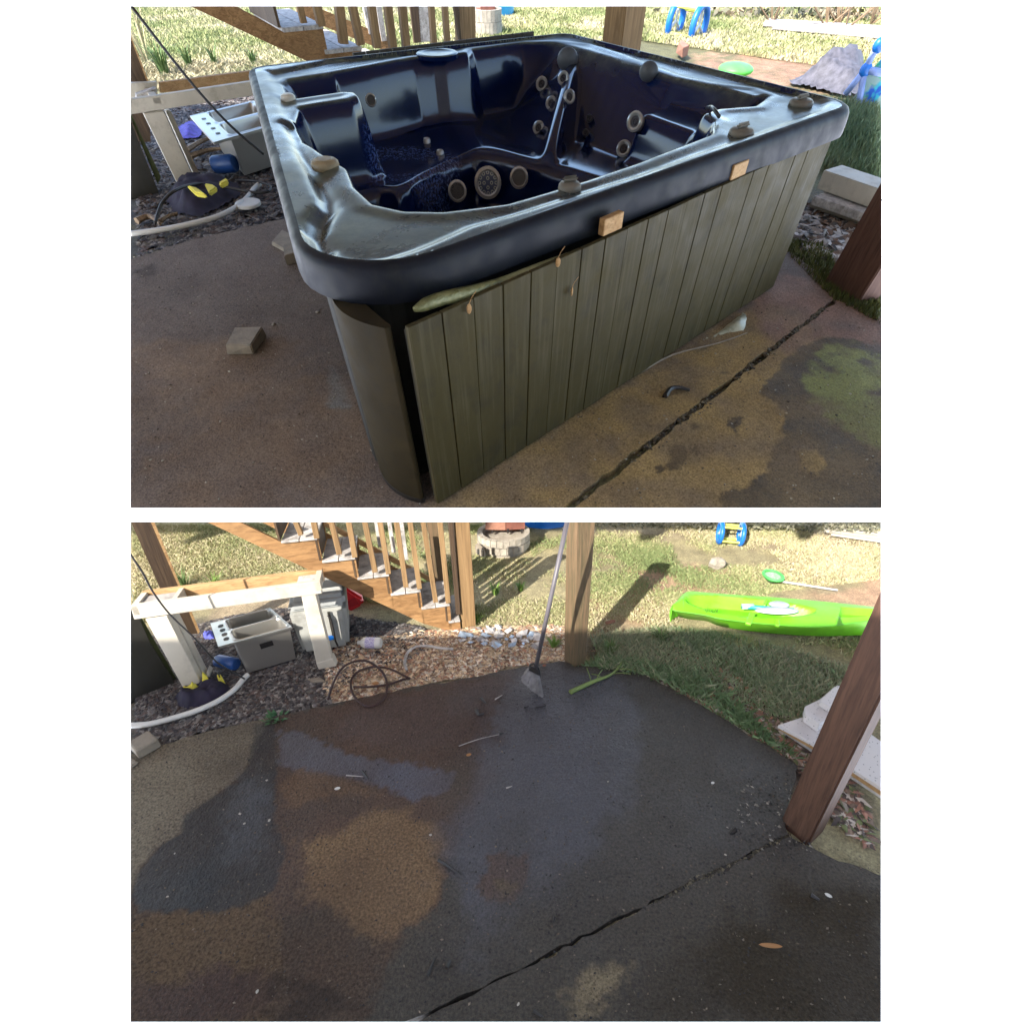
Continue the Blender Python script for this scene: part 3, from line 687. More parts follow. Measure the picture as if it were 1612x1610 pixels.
def tub_z(X):
    ab = inv(X); a, b = ab[:, 0], ab[:, 1]
    dB, _ = sdf(BASIN, X); dS, _ = sdf(SEATF, X); dO, _ = sdf(RIM, X); dG, _ = sdf(BAND, X)
    floor = .27+.02*fbm(X, 1.2, 3); seat = .575+.02*np.sin(a*9)*np.sin(b*7)
    # a scooped lounger seat, the corner seat bowl and the seat on the right
    seat = seat-.05*np.exp(-((a-.36)**2/.018+(b-.76)**2/.012))-.07*np.exp(-((a-.66)**2/.01+(b-.74)**2/.012))
    seat = seat+.03*np.exp(-((a-.52)**2/.003+(b-.72)**2/.03))
    z = floor+(seat-floor)*sm(-dS, -.012, .035)
    z = np.where(dS < .05, z+.012*np.exp(-(dS/.02)**2), z)       # rolled seat edge
    # ridge between the corner seat and the right seat; backrest on its left side
    d, t, side = seg(X, CR0, CR1); crest = .6+.32*t**.72
    left = side < 0
    fan = crest-np.where(left, np.maximum(d-.03, 0)*.62+.05*sm(d, .02, .12), 0)
    zr = np.where(left, fan, crest-.5*sm(d, .02, .16))
    z = np.maximum(z, np.where((t > 0.01) & (d < .7), zr, 0))
    # backrest of the right seat slopes up to the rim
    zb = .93-np.maximum(.915-a, 0)*2.35
    z = np.maximum(z, np.where((b > .2) & (a > .7), np.minimum(zb, .93), 0))
    # left wall and armrest corner are steep; pocket behind the armrest and shelf pocket on the right
    z = np.where((a < .21) & (b > .70), .80, z)
    z = np.where((a > .76) & (b < .40), np.maximum(z, .82-.0*a), z)
    # dished rings round the backrest jets
    for (u, v, ja, jb, rr, *_rest) in JETS:
        if rr > 9:
            c = bil(np.array([ja, jb])); q = np.linalg.norm(X-c, axis=1); z = z-.016*np.exp(-(q/(rr*1.35))**4)
    deck = .928+.004*fbm(X, 3, 2)
    band = sm(dG, -.035, .035)                                       # raised outer band
    deck = deck+.02*band
    gd = np.full(len(X), 9.)
    for i in range(len(GROOVE)-1):
        gd = np.minimum(gd, seg(X, GROOVE[i, :2], GROOVE[i+1, :2])[0])
    deck = deck-.028*np.exp(-(gd/.035)**2)
    deck = deck+.007*np.exp(-((dB-.04)/.04)**2)*(dB > -.01)
    w = sm(-dB, -.006, .085)
    z = deck*(1-w)+np.minimum(z, deck)*w
    return z, dO, dB
# pixel, jet centre in tub plan, radius
JETS = [(853, 133, .745, .765, .062), (887, 124, .80, .735, .055), (868, 163, .735, .69, .055), (896, 153, .80, .70, .055), (848, 202, .645, .635, .055),
        (1000, 192, .80, .445, .07), (982, 235, .745, .40, .065), (928, 187, .73, .535, .03), (922, 210, .70, .51, .03)]
hot = thing(S1, 'hot_tub', [*bil(np.array([.5, .5])), 0], 'empty navy blue hot tub with olive plank skirt standing on the concrete patio', 'hot tub')
cell = .0125
lo, hi = RIM.min(0)-cell, RIM.max(0)+cell; nx, ny = int((hi[0]-lo[0])/cell)+2, int((hi[1]-lo[1])/cell)+2
# grid runs along the tub's own sides
na, nb_ = 400, 400
ga, gb = np.meshgrid(np.linspace(0, 1, na), np.linspace(0, 1, nb_)); X = bil(np.stack([ga.ravel(), gb.ravel()], 1))
INS = .05
inner = round_poly(np.array([p+unit(bil(np.array([.5, .5]))-p)*INS*1.42 for p in Q4]), (.30, .16, .10, .10))
di, qi = sdf(inner, X); snap = np.abs(di) < .007; X[snap] = qi[snap]; di[snap] = 0
z, dO, dB = tub_z(X); zg = z.reshape(nb_, na)
for _ in range(5):
    zp = np.pad(zg, 1, mode='edge'); zg = (zp[:-2, 1:-1]+zp[2:, 1:-1]+zp[1:-1, :-2]+zp[1:-1, 2:]+2*zp[1:-1, 1:-1])/6
zs_ = zg.copy()
for _ in range(22):
    zp = np.pad(zs_, 1, mode='edge'); zs_ = (zp[:-2, 1:-1]+zp[2:, 1:-1]+zp[1:-1, :-2]+zp[1:-1, 2:]+2*zp[1:-1, 1:-1])/6
wm = sm(-dB.reshape(nb_, na), .07, .13); zg = zg*(1-wm)+zs_*wm
z = zg.ravel(); z = np.where(snap, np.maximum(z, .95), z)
I = np.arange(na*nb_).reshape(nb_, na); q4 = np.stack([I[:-1, :-1].ravel(), I[:-1, 1:].ravel(), I[1:, 1:].ravel(), I[1:, :-1].ravel()], 1)
q4 = q4[(di[q4] <= 1e-9).all(1)]; use = np.unique(q4); ix = -np.ones(len(X), int); ix[use] = np.arange(len(use))
mb = MB(); mb.add(np.c_[X[use], z[use]], [tuple(f) for f in ix[q4].tolist()])
pi_ = dens_poly(inner, .03); _, po = sdf(RIM, pi_)
# lip: rolled edge, vertical band, return under
prof = [(0., .951), (.35, .95), (.72, .94), (.92, .922), (1., .898), (1.03, .87), (1.04, .838), (1.0, .826), (.6, .822)]
n = len(pi_); V = []
for t, zz in prof: V.append(np.c_[pi_+(po-pi_)*t, np.full(n, zz)])
F = [(i*n+k, i*n+(k+1) % n, (i+1)*n+(k+1) % n, (i+1)*n+k) for i in range(len(prof)-1) for k in range(n)]
lipmb = MB(); lipmb.add(np.concatenate(V), F)
m = Mat('navy_acrylic', (.01, .015, .06), .13, spec=.4, coat=.12)
sp = m.ramp(m.noise(170, 3, .8), [(.64, 0), (.72, 1)])
pos = m.n.new('ShaderNodeSeparateXYZ'); m.lk(m.tc, pos.inputs[0])
hz = m.ramp(pos.outputs['Z'], [(.84, 0), (.92, 1)])
navy = m.mix(m.math('MULTIPLY', sp, .5), (.002, .008, .05), (.02, .05, .2))
algae_sheen = m.mix(m.ramp(m.noise(7, 6, .75), [(.4, 0), (.62, 1)]), (.05, .066, .055), (.14, .165, .115))  # algae film with sky reflection painted into the rim colour
film = m.math('MULTIPLY', hz, m.ramp(m.noise(2.6, 6, .7, dist=.6), [(.3, .25), (.62, .95)]))
side = m.ramp(m.noise(1.2, 2), [(.4, .35), (.6, 1)])
up = m.n.new('ShaderNodeSeparateXYZ'); m.lk(m.geo('Normal'), up.inputs[0]); film = m.math('MULTIPLY', film, m.ramp(up.outputs['Z'], [(.55, 0), (.9, 1)]))
m.set('Base Color', m.mix(film, navy, algae_sheen)); m.set('Roughness', m.math('ADD', .11, m.math('MULTIPLY', film, .26)))
m.set('Coat Weight', m.math('SUBTRACT', .15, m.math('MULTIPLY', film, .15)))
sep = m.n.new('ShaderNodeVectorMath'); sep.operation = 'DISTANCE'; m.lk(m.tc, sep.inputs[0]); sc_ = bil(np.array([.30, .72]))-bil(np.array([.5, .5])); sep.inputs[1].default_value = (sc_[0], sc_[1], .56)
salt = m.math('MULTIPLY', m.ramp(sep.outputs['Value'], [(.12, 0), (.2, 1), (.34, 1), (.42, 0)]), m.ramp(m.noise(55, 3, .8), [(.5, 0), (.6, 1)]))
m.set('Base Color', m.mix(m.math('MULTIPLY', salt, .7), m.b.inputs['Base Color'].links[0].from_socket, (.14, .22, .5)))
m.bump(m.noise(9, 3, .5), .03, .01)
M_navy = m.m
mb.out('shell', M_navy, None, hot, smooth=60)
lipmb.out('rim_band', plain('dull_navy_rim', (.008, .010, .018), .5, var=.3, sc=5, spec=.2, dirt=(.02, .022, .02)), None, hot, smooth=60)
def tubp(a, b): p = bil(np.array([a, b])); return A3(p[0], p[1], tub_z(p[None])[0][0])
def tub_hit(u, v):
    """first point of the tub's moulded surface on a sight line"""
    d = S1.d(u, v); ts = np.linspace(0, 1, 900); p0 = S1.at(u, v, .96); p1 = S1.at(u, v, .25); P = p0+(p1-p0)*ts[:, None]
    zz, _, _ = tub_z(P[:, :2]); k = np.argmax(P[:, 2] <= zz); return P[k] if P[k, 2] <= zz[k] else p1
def tub_n(p, e=.03):
    q = np.array([p[:2], p[:2]+[e, 0], p[:2]-[e, 0], p[:2]+[0, e], p[:2]-[0, e]]); z = tub_z(q)[0]
    n = A3(-(z[1]-z[2])/(2*e), -(z[3]-z[4])/(2*e), 1); return unit(n)
M_chrome = Mat('jet_chrome', (.42, .42, .4), .22, .3, spec=.8, coat=.5).m
M_jetbk = plain('jet_black', (.02, .02, .03), .35); M_grill = plain('grille_grey', (.09, .085, .08), .5, var=.2)
jets_save = JETS; 
for (u, v, a_, b_, r_) in jets_save:
    JETS = []; p = tub_hit(u, v); JETS = jets_save
    nn = unit(unit(tub_n(p, .05))*.5+unit(S1.e-p)*1.)
    r = r_*.74; p = p+unit(S1.e-p)*.035
    mb = MB(); mb.lathe(p, [(r*.5, .0), (r*.58, .014), (r*.8, .02), (r, .012), (r*1.02, -.01), (r*.9, -.05)], 20, nn, cap=False)
    j = mb.out('jet', M_chrome if r > .03 else M_grill, None, hot, smooth=40)
    mb = MB(); mb.lathe(p, [(r*.55, .006), (r*.35, .002), (r*.3, .010), (r*.2, .012), (r*.14, .004), (.0005, .004)], 16, nn)
    k = mb.out('nozzle', M_jetbk, None, hot, smooth=40)
    if k: k.parent = j; k.matrix_parent_inverse = j.matrix_world.inverted()
# small jet on the back wall, three suction grilles in the footwell riser, two seat fittings
def fitting(u, v, rad, depth, nm, holes=0, face=None, mat=None, ring=None):
    p = S1.at(u, v, depth); nn = unit(face if face is not None else S1.e-p); w = rad
    mb = MB(); mb.lathe(p, [(w*.7, .012), (w*.8, .02), (w, .012), (w*1.02, -.03)], 24, nn, cap=False); g = mb.out(nm, ring or M_chrome, None, hot, smooth=40)
    mb = MB(); mb.lathe(p, [(w*.74, -.03), (w*.73, .006), (w*.5, .009), (.0005, .009)], 24, nn)
    f = mb.out('face_plate', mat or M_grill, None, hot, smooth=40)
    if f: f.parent = g; f.matrix_parent_inverse = g.matrix_world.inverted()
    if holes:
        u_ = unit(np.cross(nn, A3(0, 0, 1))); w_ = np.cross(nn, u_)
        mb = MB()
        for rr, kk in ((.28, max(3, holes//3)), (.62, holes)):
            for i in range(kk):
                a = 6.283*i/kk; c = p+nn*.0095+(u_*math.cos(a)+w_*math.sin(a))*w*rr
                mb.lathe(c, [(w*.12, 0), (w*.12, .004), (w*.07, .004), (w*.06, -.002)], 8, nn, cap=False)
        h_ = mb.out('grille_holes', M_chrome if holes > 9 else M_jetbk, None, hot)
        if h_: h_['kind'] = 'stuff'; h_.parent = g; h_.matrix_parent_inverse = g.matrix_world.inverted()
def hitd(u, v, off=.0):
    p = tub_hit(u, v); return p[2]+off
for (u, v, r) in ((584, 158, .036),): fitting(u, v, r, hitd(u, v)+.03, 'jet', 0)
sfn = unit(S1.e-A3(*bil(np.array([.45, .5])), .3)*1.0); sfn = unit(A3(sfn[0], sfn[1], .25))
for (u, v, r, hh) in ((720, 301, .062, 9), (768, 288, .09, 12), (817, 280, .06, 0)):
    fitting(u, v, r, hitd(u, v)+.035, 'suction_grille', hh, sfn, M_grill if hh != 12 else plain('cap_navy', (.03, .04, .09), .4))
for (u, v) in ((672, 223), (693, 242)): fitting(u, v, .026, hitd(u, v)+.004, 'seat_fitting', 0, A3(0, 0, 1), M_chrome)
# headrests
M_pil = plain('grey_headrest', (.08, .088, .105), .55, var=.15, sc=30)
for (u, v, w, h) in ((893, 93, .085, .06), (1020, 113, .068, .046)):
    p = tub_hit(u, v+8); n_ = unit(unit(S1.e-p)+A3(0, 0, -.2)); x_ = unit(np.cross(A3(0, 0, 1), n_)); y_ = np.cross(n_, x_)
    R = np.array([x_, y_, n_]).T; mb = MB(); mb.ball(p+A3(0, 0, .03)+n_*.03, (w*.9, h*1.15, .045), 20, 12, R); mb.out('headrest', M_pil, None, hot, smooth=True)
# dials
M_dial = plain('tan_dial', (.3, .24, .15), .5, var=.2, sc=30); M_dialg = plain('weathered_dial', (.16, .145, .12), .5, var=.12, sc=8)
for (u, v, r, mt, lev) in ((511, 256, .058, M_dial, 0), (453, 153, .04, M_hose, 0), (1262, 160, .062, M_dialg, 1), (1168, 206, .058, M_dialg, 1), (897, 292, .045, M_dialg, 1)):
    p = S1.at(u, v, .945); mb = MB(); mb.lathe(p-A3(0, 0, .02), [(r, 0), (r*1.06, .01), (r*1.02, .022), (r*.86, .03), (r*.5, .033), (.001, .034)], 28)
    d = mb.out('dial', mt, None, hot, smooth=40)
    mb = MB()
    if lev:
        a = .6 if u > 1000 else .3
        mb.box(p+A3(0, 0, .022), (r*1.5, r*.34, .022), rotz(a))
        k = mb.out('lever', mt, None, hot, bevel=.008)
    else:
        mb.lathe(p+A3(0, 0, .011), [(r*.62, 0), (r*.58, .004), (.001, .005)], 20); k = mb.out('dial_cap', mt, None, hot, smooth=40)
    if k: k.parent = d; k.matrix_parent_inverse = d.matrix_world.inverted()
# oval filter lid on the back rim
p = S1.at(688, 84, .94); mb = MB(); mb.lathe(p, [(.15, -.02), (.15, .001), (.14, .006), (.10, .006), (.095, .003), (.001, .003)], 32)
lid = mb.out('filter_lid', M_navy, None, hot, smooth=40)
# grab handle in the far pocket
P = [tub_hit(*zQ(825, 385))+A3(0, 0, .05), tub_hit(*zQ(850, 400))+A3(0, 0, .06), tub_hit(*zQ(890, 435))+A3(0, 0, .05)]
mb = MB(); mb.tube(spline([x-A3(0, 0, .03) for x in P], 5), .009, 8); mb.out('grab_handle', M_jetbk, None, hot, smooth=True)
# skirt: dark carcass, corner panel, planks
SK = round_poly(np.array([p+unit(bil(np.array([.5, .5]))-p)*.12 for p in Q4]), (.22, .06, .06, .06), 8)
mb = MB(); nk = len(SK); mb.add([[*p, .012] for p in SK]+[[*p, .828] for p in SK], [(i, (i+1) % nk, nk+(i+1) % nk, nk+i) for i in range(nk)]); mb.out('cabinet_frame', plain('dark_insulation', (.012, .011, .009), .7), None, hot)
M_corner = plain('brown_corner_panel', (.034, .025, .012), .72, var=.35, sc=5, spec=.15, dirt=(.02, .015, .008), bump=.1)
PA, PB = S1.at(690, 797), S1.at(1217, 455); hz_ = .833; fx = unit(PB-PA); fn = A3(fx[1], -fx[0], 0); Lp = np.linalg.norm(PB-PA)
co = A3(*(PA[:2]+fx[:2]*.0-fn[:2]*.075), 0); cx = NL+unit(bil(np.array([.5, .5]))-NL)*.145
cs = round_poly(np.array([cx, PA[:2]-fn[:2]*.02-fx[:2]*.02, PA[:2]-fn[:2]*.1-fx[:2]*.02, cx+unit(FL-NL)*.42]), (.33, .015, .01, .01), 12)
mb = MB(); mb.hexa([[*p, .03] for p in cs], [[*p, .824] for p in cs]); mb.out('corner_panel', M_corner, None, hot, smooth=40)
mb = MB(); mb.hexa([[*(p*.995+.005*cs.mean(0)), 0] for p in cs], [[*(p*.995+.005*cs.mean(0)), .045] for p in cs]); mb.out('corner_foot', M_rubber, None, hot)
M_plank = plain('olive_skirt', (.052, .041, .014), .62, var=.14, sc=4, spec=.25, dirt=(.03, .025, .014), bump=.15, bsc=30)
mm = M_plank.node_tree; _b = mm.nodes['Principled BSDF']; _src = _b.inputs['Base Color'].links[0].from_socket
_tc = mm.nodes.new('ShaderNodeTexCoord'); _mp = mm.nodes.new('ShaderNodeMapping'); _mp.inputs['Scale'].default_value = (30, 30, 1.5); mm.links.new(_tc.outputs['Object'], _mp.inputs[0])
_n = mm.nodes.new('ShaderNodeTexNoise'); _n.inputs['Scale'].default_value = 2; _n.inputs['Detail'].default_value = 6; mm.links.new(_mp.outputs[0], _n.inputs['Vector'])
_r = mm.nodes.new('ShaderNodeMapRange'); _r.inputs[1].default_value = .5; _r.inputs[2].default_value = .75; _r.inputs[4].default_value = .55; mm.links.new(_n.outputs['Fac'], _r.inputs[0])
_x = mm.nodes.new('ShaderNodeMix'); _x.data_type = 'RGBA'; mm.links.new(_r.outputs[0], _x.inputs[0]); mm.links.new(_src, _x.inputs[6]); _x.inputs[7].default_value = (.10, .085, .05, 1); mm.links.new(_x.outputs[2], _b.inputs['Base Color'])
NP = 21; w = Lp/NP
for i in range(NP):
    c = PA+fx*(w*(i+.5))-fn*.012; mb = MB()
    lean = .012*math.sin(i*2.1)*.15
    mb.box(c+A3(0, 0, .012+(hz_-.012)/2)+fn*lean, (w-.0035, .02, hz_-.014), np.array([fx, -fn, A3(0, 0, 1)]).T); mb.out('plank', M_plank, None, hot, bevel=.002)
mb = MB(); mb.box(PA+fx*Lp/2-fn*.034+A3(0, 0, .42), (Lp-.02, .018, .78), np.array([fx, -fn, A3(0, 0, 1)]).T); mb.out('panel_backing', plain('backing', (.02, .018, .012), .8), None, hot)
# left side planks
la, lb = NL+unit(bil(np.array([.5, .5]))-NL)*.17, FL+unit(bil(np.array([.5, .5]))-FL)*.15; lx = A3(*unit(lb-la), 0); ln = A3(-lx[1], lx[0], 0); LL = np.linalg.norm(lb-la)
for i in range(18):
    t = .36+(LL-.4)*(i+.5)/18; mb = MB(); mb.box(A3(*la, 0)+lx*t+A3(0, 0, .42), ((LL-.4)/18-.006, .02, .8), np.array([lx, ln, A3(0, 0, 1)]).T); mb.out('plank', M_plank, None, hot)
# foil-faced insulation bulging under the lip, wooden packing blocks
m = Mat('foil_insulation', rough=.42, metal=.2); m.set('Base Color', m.mix(m.ramp(m.noise(6, 5, .7), [(.35, 0), (.65, 1)]), (.11, .11, .04), (.34, .34, .17))); m.bump(m.noise(14, 5), .5, .03)
pts = [S1.on(*p, PA+fn*.0, fn) for p in (zF(0, 0),)]
P = [S1.on(u, v, PA-fn*.05, fn) for u, v in ((652, 487), (690, 472), (735, 462), (790, 444), (850, 418), (905, 396))]
mb = MB(); mb.tube(spline(P, 6), np.interp(np.linspace(0, 1, 31), [0, .1, .35, .7, 1], [.008, .02, .024, .014, .005]), 10); mb.out('insulation_wrap', m.m, None, hot, smooth=True)
for (u, v, w_) in ((966, 353, .12), (1165, 268, .13)):
    p = S1.on(u, v, PA-fn*.01, fn); p = p-fn*.014; mb = MB(); mb.box(p, (w_, .03, .06), np.array([fx, -fn, A3(0, 0, 1)]).T); mb.out('wooden_block', M_bare, None, hot, bevel=.003)
# grey boards standing behind the tub (rear skirt panel)
p0 = A3(*(FL+(FR-FL)*.1), 0)+A3(*unit(A3(-(FR-FL)[1], (FR-FL)[0])), 0)*.06; n_ = unit(A3(*(unit(A3(-(FR-FL)[1], (FR-FL)[0]))), 0))
rear = thing(S1, 'skirt_panel', p0, 'loose grey plank panel leaning upright behind the back rim of the hot tub', 'panel')
ex = A3(*unit(FR-FL), 0); L0 = S1.on(556, 84, p0, n_); L1 = S1.on(842, 50, p0, n_); nn_ = 15; dd = (L1-L0)
for i in range(nn_):
    a = L0+dd*i/nn_; b = L0+dd*(i+1)/nn_-unit(dd)*.008; mb = MB(); dz = S1.on(700, 69, p0, n_)[2]
    mb.hexa([a*A3(1, 1, 0), b*A3(1, 1, 0), b*A3(1, 1, 0)+n_*.02, a*A3(1, 1, 0)+n_*.02], [a, b, b+n_*.02, a+n_*.02]); mb.out('plank', plain('grey_plank', (.07, .06, .05), .8) if i == 0 else bpy.data.materials['grey_plank'], None, rear)
# ---------------------------------------------------------------- deck overhead (above the picture) that shades this patio
dk = thing(S1, 'deck', (0, 3.5, 2.3), 'raised timber deck spanning over the patio and the hot tub', 'deck')
for i in range(46):
    mb = MB(); mb.box((-.6, .29+i*.15, 2.42), (10.5, .132, .035)); mb.out('board', M_deckwood, None, dk, clip=False)
for i in range(14):
    mb = MB(); mb.box((-5.6+i*.78, 3.66, 2.31), (.05, 6.85, .18)); mb.out('joist', M_deckwood, None, dk, clip=False)
mb = MB(); mb.box((-.6, 7.14, 2.3), (10.5, .06, .26)); mb.out('fascia', M_deckwood, None, dk, clip=False)
hw = thing(S1, 'blocker', (0, -2.1, 0), 'added unseen wall of tan siding behind the viewer, cutting sky reflections on the hot tub', 'blocker')  # unseen wall added behind the camera to keep sky reflections off the tub
for i in range(20):
    mb = MB(); mb.box((-.5, -2.1+.006*(i % 2), .1+.22*i), (9, .04, .214)); mb.out('blocker_board', M_blocker, None, hw, clip=False)
# posts
p = S1.at(1298, 443); q = S1.at(1350, 478); fu = unit(q-p); fv = A3(-fu[1], fu[0], 0); lt = lean_to(S1, p, 1389, 282)
pr = post(S1, 'deck_post', p, np.linalg.norm(q-p)*1.0, .17, fu, fv, M_postR, 'reddish brown deck post leaning at the right edge beside the hot tub', zt=2.2, lean=lt)
p = S1.at(930, 240); a = unit(S1.at(952, 244)-p); c = A3(-a[1], a[0], 0)
e = S1.e*A3(1, 1, 0); d0 = unit(p*A3(1, 1, 0)-e); rt = A3(d0[1], -d0[0], 0); k = pxm(S1, p)
pc = thing(S1, 'deck_post', p, 'weathered deck post standing behind the far right corner of the hot tub', 'post')
q0 = p; q1 = p+unit(rt-.55*d0)*.20; q2 = q1+unit(rt+.9*d0)*.25; q3 = q0+(q2-q1)
mb = MB(); mb.hexa([x-A3(0, 0, .05) for x in (q0, q1, q2, q3)], [x+A3(0, 0, 2.3) for x in (q0, q1, q2, q3)]); mb.out('timber', M_stairV, None, pc, bevel=.008)
# left dark post and green board with the dark siding corner behind
p = S1.at(205, 300); n = unit(S1.e*A3(1, 1, 0)-p*A3(1, 1, 0))
pl_ = thing(S1, 'deck_post', S1.at(232, 250), 'dark brown deck post at the left edge rising above the white bench', 'post')
p0 = S1.at(250, 300); n = unit((S1.e-p0)*A3(1, 1, 0)); mb = MB(); prism(mb, S1, [zA(0, 900), zA(0, 230), zA(20, 235), zA(130, 520), zA(150, 900)], p0-n*.6, n, -n*.16); mb.out('timber', M_postDk, None, pl_)
mb = MB(); prism(mb, S1, [zA(20, 235), zA(28, 235), zA(138, 518), zA(128, 522)], p0-n*.59, n, -n*.16); mb.out('edge_strip', M_bare, None, pl_)
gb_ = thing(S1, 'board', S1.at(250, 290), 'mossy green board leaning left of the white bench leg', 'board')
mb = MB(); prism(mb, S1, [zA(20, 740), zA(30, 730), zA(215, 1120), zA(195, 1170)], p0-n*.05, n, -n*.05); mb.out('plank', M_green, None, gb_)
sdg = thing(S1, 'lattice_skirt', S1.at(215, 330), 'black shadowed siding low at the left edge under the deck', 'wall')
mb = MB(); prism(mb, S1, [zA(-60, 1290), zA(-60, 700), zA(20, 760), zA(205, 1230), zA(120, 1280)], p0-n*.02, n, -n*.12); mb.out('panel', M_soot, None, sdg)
# white bench frame
B0, B1 = S1.at(282, 291), S1.at(440, 262); bn = plane_n(B0, B1); bn = bn if bn@(S1.e-B0) > 0 else -bn; bi = -bn
bench = thing(S1, 'bench_frame', B0, 'white painted wooden bench frame half hidden behind the left corner of the hot tub', 'bench')
mb = MB(); prism(mb, S1, [zA(-30, 640), zA(830, 512), zA(850, 600), zA(-30, 735)], B0, bn, bi*.06); mb.out('rail', M_white, None, bench, bevel=.004)
for (L, mt, off, nm) in (([zA(205, 525), zA(800, 450), zA(800, 530), zA(210, 590)], M_bare, .42, 'rail'), ([zA(-30, 530), zA(190, 520), zA(190, 600), zA(-30, 640)], M_white, .4, 'rail')):
    mb = MB(); prism(mb, S1, L, B0+bi*off, bn, bi*.05); mb.out(nm, mt, None, bench, bevel=.003)
for (a, b) in ((-30, 40), (150, 215)):
    A_, Bq = S1.on(*zA(a+10, 625), B0, bn), S1.on(*zA(a+55, 620), B0, bn); mb = MB(); mb.hexa([A_, Bq, Bq+bi*.44, A_+bi*.44], [x-A3(0, 0, .035) for x in (A_, Bq, Bq+bi*.44, A_+bi*.44)]); mb.out('cross_rail', M_white, None, bench)
mb = MB(); prism(mb, S1, [zA(60, 600), zA(185, 560), zA(190, 590), zA(60, 625)], B0+bi*.25, bn, bi*.08); mb.out('glass_block', M_tread, None, bench)
mb = MB(); prism(mb, S1, [zA(105, 720), zA(232, 700), zA(440, 1165), zA(328, 1180)], B0+bi*.005, bn, bi*.1); mb.out('leg', M_white, None, bench, bevel=.006)
mb = MB(); prism(mb, S1, [zA(245, 705), zA(275, 700), zA(480, 1150), zA(450, 1165)], B0+bi*.11, bn, bi*.1); mb.out('leg', M_white, None, bench, bevel=.006)
# sink
zs = .30
sk, Cf = sink_unit(S1, [zA(400, 735), zA(800, 640), zA(1010, 770), zA(548, 902)], zs, None, .0, 'stainless double sink lying on mulch between the bench leg and the hot tub', 1.4)
# stairs
G0 = S1.at(735.7, 183); G1 = S1.at(493.5, 222)
tr = [(zA(985, 180), zA(1235, 150)), (zA(1250, 320), zA(1480, 290)), ((576.5, 113), (634, 104)), ((637, 143), (690, 134))]
stair1 = staircase(S1, G0, G1, [(299, 10), (488, 99)], tr, (zA(985, 180), zA(965, 60)),
    [(zA(1118, 130), zA(1095, 40), 6), (zA(1230, 150), zA(1205, 40), 8), (zA(1370, 262), zA(1345, 40), 9), (zA(1480, 270), zA(1430, 40), 8), (zB(780, 290), zB(745, 40), 8), (zB(880, 290), zB(848, 40), 8), (zB(965, 290), zB(940, 40), 8), (zB(1140, 265), zB(1125, 40), 6), (zB(1225, 255), zB(1210, 40), 6)],
    [((729, 183), (752, 178), (723, 10), (748, 10), (0, 14), M_stairV, 'newel_post'), (zB(1300, 255), zB(1310, 255), zB(1265, 40), zB(1290, 40), (-2, 6), M_postDk, 'post_edge')],
    'pine deck stairs coming down behind the hot tub, weathered treads in sun',
    [('stringer', (467, 12), (615, 72), 12, M_stair), ('baluster', zB(740, 215), zB(705, 40), 6, M_tread), ('baluster', zB(820, 260), zB(785, 40), 6, M_tread), ('post', zB(1040, 270), zB(1015, 40), 11, M_postDk), ('post', zB(1090, 265), zB(1075, 40), 14, M_tread)])
# loose pavers
block(S1, 'paver', [(357, 559), (400, 558), (421, 530)], 542., M_paver, 'lone chipped tan paver on the concrete left of the hot tub', 'paver', seed=3)
block(S1, 'paver', [(452, 419), (476, 412), (474, 392)], 404., M_paver, 'reddish paver wedged against the left side of the hot tub base', 'paver', seed=4)
block(S1, 'paver', [(428, 387), (452, 400), (470, 380)], 380., M_paver, 'grey paver behind the reddish one at the left of the hot tub', 'paver', seed=5)
# hose, cables, cloth heap
cord(S1, 'white_hose', [(196, 369), (240, 364), (290, 355), (340, 342), (372, 326), (390, 310), (400, 297), (409, 289)], .019, M_hose, 'off-white plastic hose curving across the mulch at the left', 'hose')
cord(S1, 'black_cable', [(244, 352, .03), (255, 320, .1), (276, 300, .15), (310, 290, .1), (350, 294, .06), (400, 303, .03), (423, 301, .03), (424, 292, .03), (400, 285, .04), (372, 284, .03)], .011, M_rubber, 'thin black cable looped over the dark cloth heap', 'cable')
mb = MB(); a = S1.at(415, 243, .3); b0 = S1.on(203, 5, a, unit((S1.e-a)*A3(1, 1, 0))); Lc = [a+(b0-a)*t+A3(0, 0, -.10*math.sin(math.pi*t)) for t in np.linspace(0, 1.05, 20)]
mb.tube(Lc, .011, 6); mb.out('overhead_cord', M_rubber, S1, None, label='thin black cord slanting down from the top left corner to the steel sink', cat='cord', smooth=True)
heap(S1, 'cloth_heap', [zA(250, 1250), zA(290, 1170), zA(480, 1150), zA(690, 1150), zA(705, 1230), zA(600, 1290), zA(450, 1360), zA(300, 1330)], .13, M_dcloth, 'dark purple crumpled cloth on mulch at the foot of the bench leg', 'cloth', 3)
for i, L in enumerate(([zA(390, 1200), zA(460, 1220), zA(515, 1262), zA(440, 1250)], [zA(500, 1190), zA(560, 1200), zA(580, 1215), zA(530, 1250)], [zA(590, 1185), zA(640, 1155), zA(650, 1175), zA(600, 1200)])):
    P = [S1.at(*p, .14) for p in L]; mb = MB(); mb.hexa(P, [x+A3(0, 0, .035) for x in P]); mb.out('yellow_cloth', M_ycloth, S1, None, label=['long yellow cloth strip nearest the bench leg on the dark cloth', 'yellow cloth scrap in the middle of the dark cloth heap', 'small yellow cloth tip at the right of the dark cloth heap'][i], cat='cloth', bevel=.01, group='yellow scraps on the dark cloth')
p = S1.at(*zA(770, 1300), .01); mb = MB(); mb.lathe(p, [(.105, 0), (.105, .02), (.09, .026), (.06, .018), (.001, .018)], 24); mb.out('jar_lid', M_hose, S1, None, label='round white lid lying on gravel left of the tub', cat='lid', smooth=40)
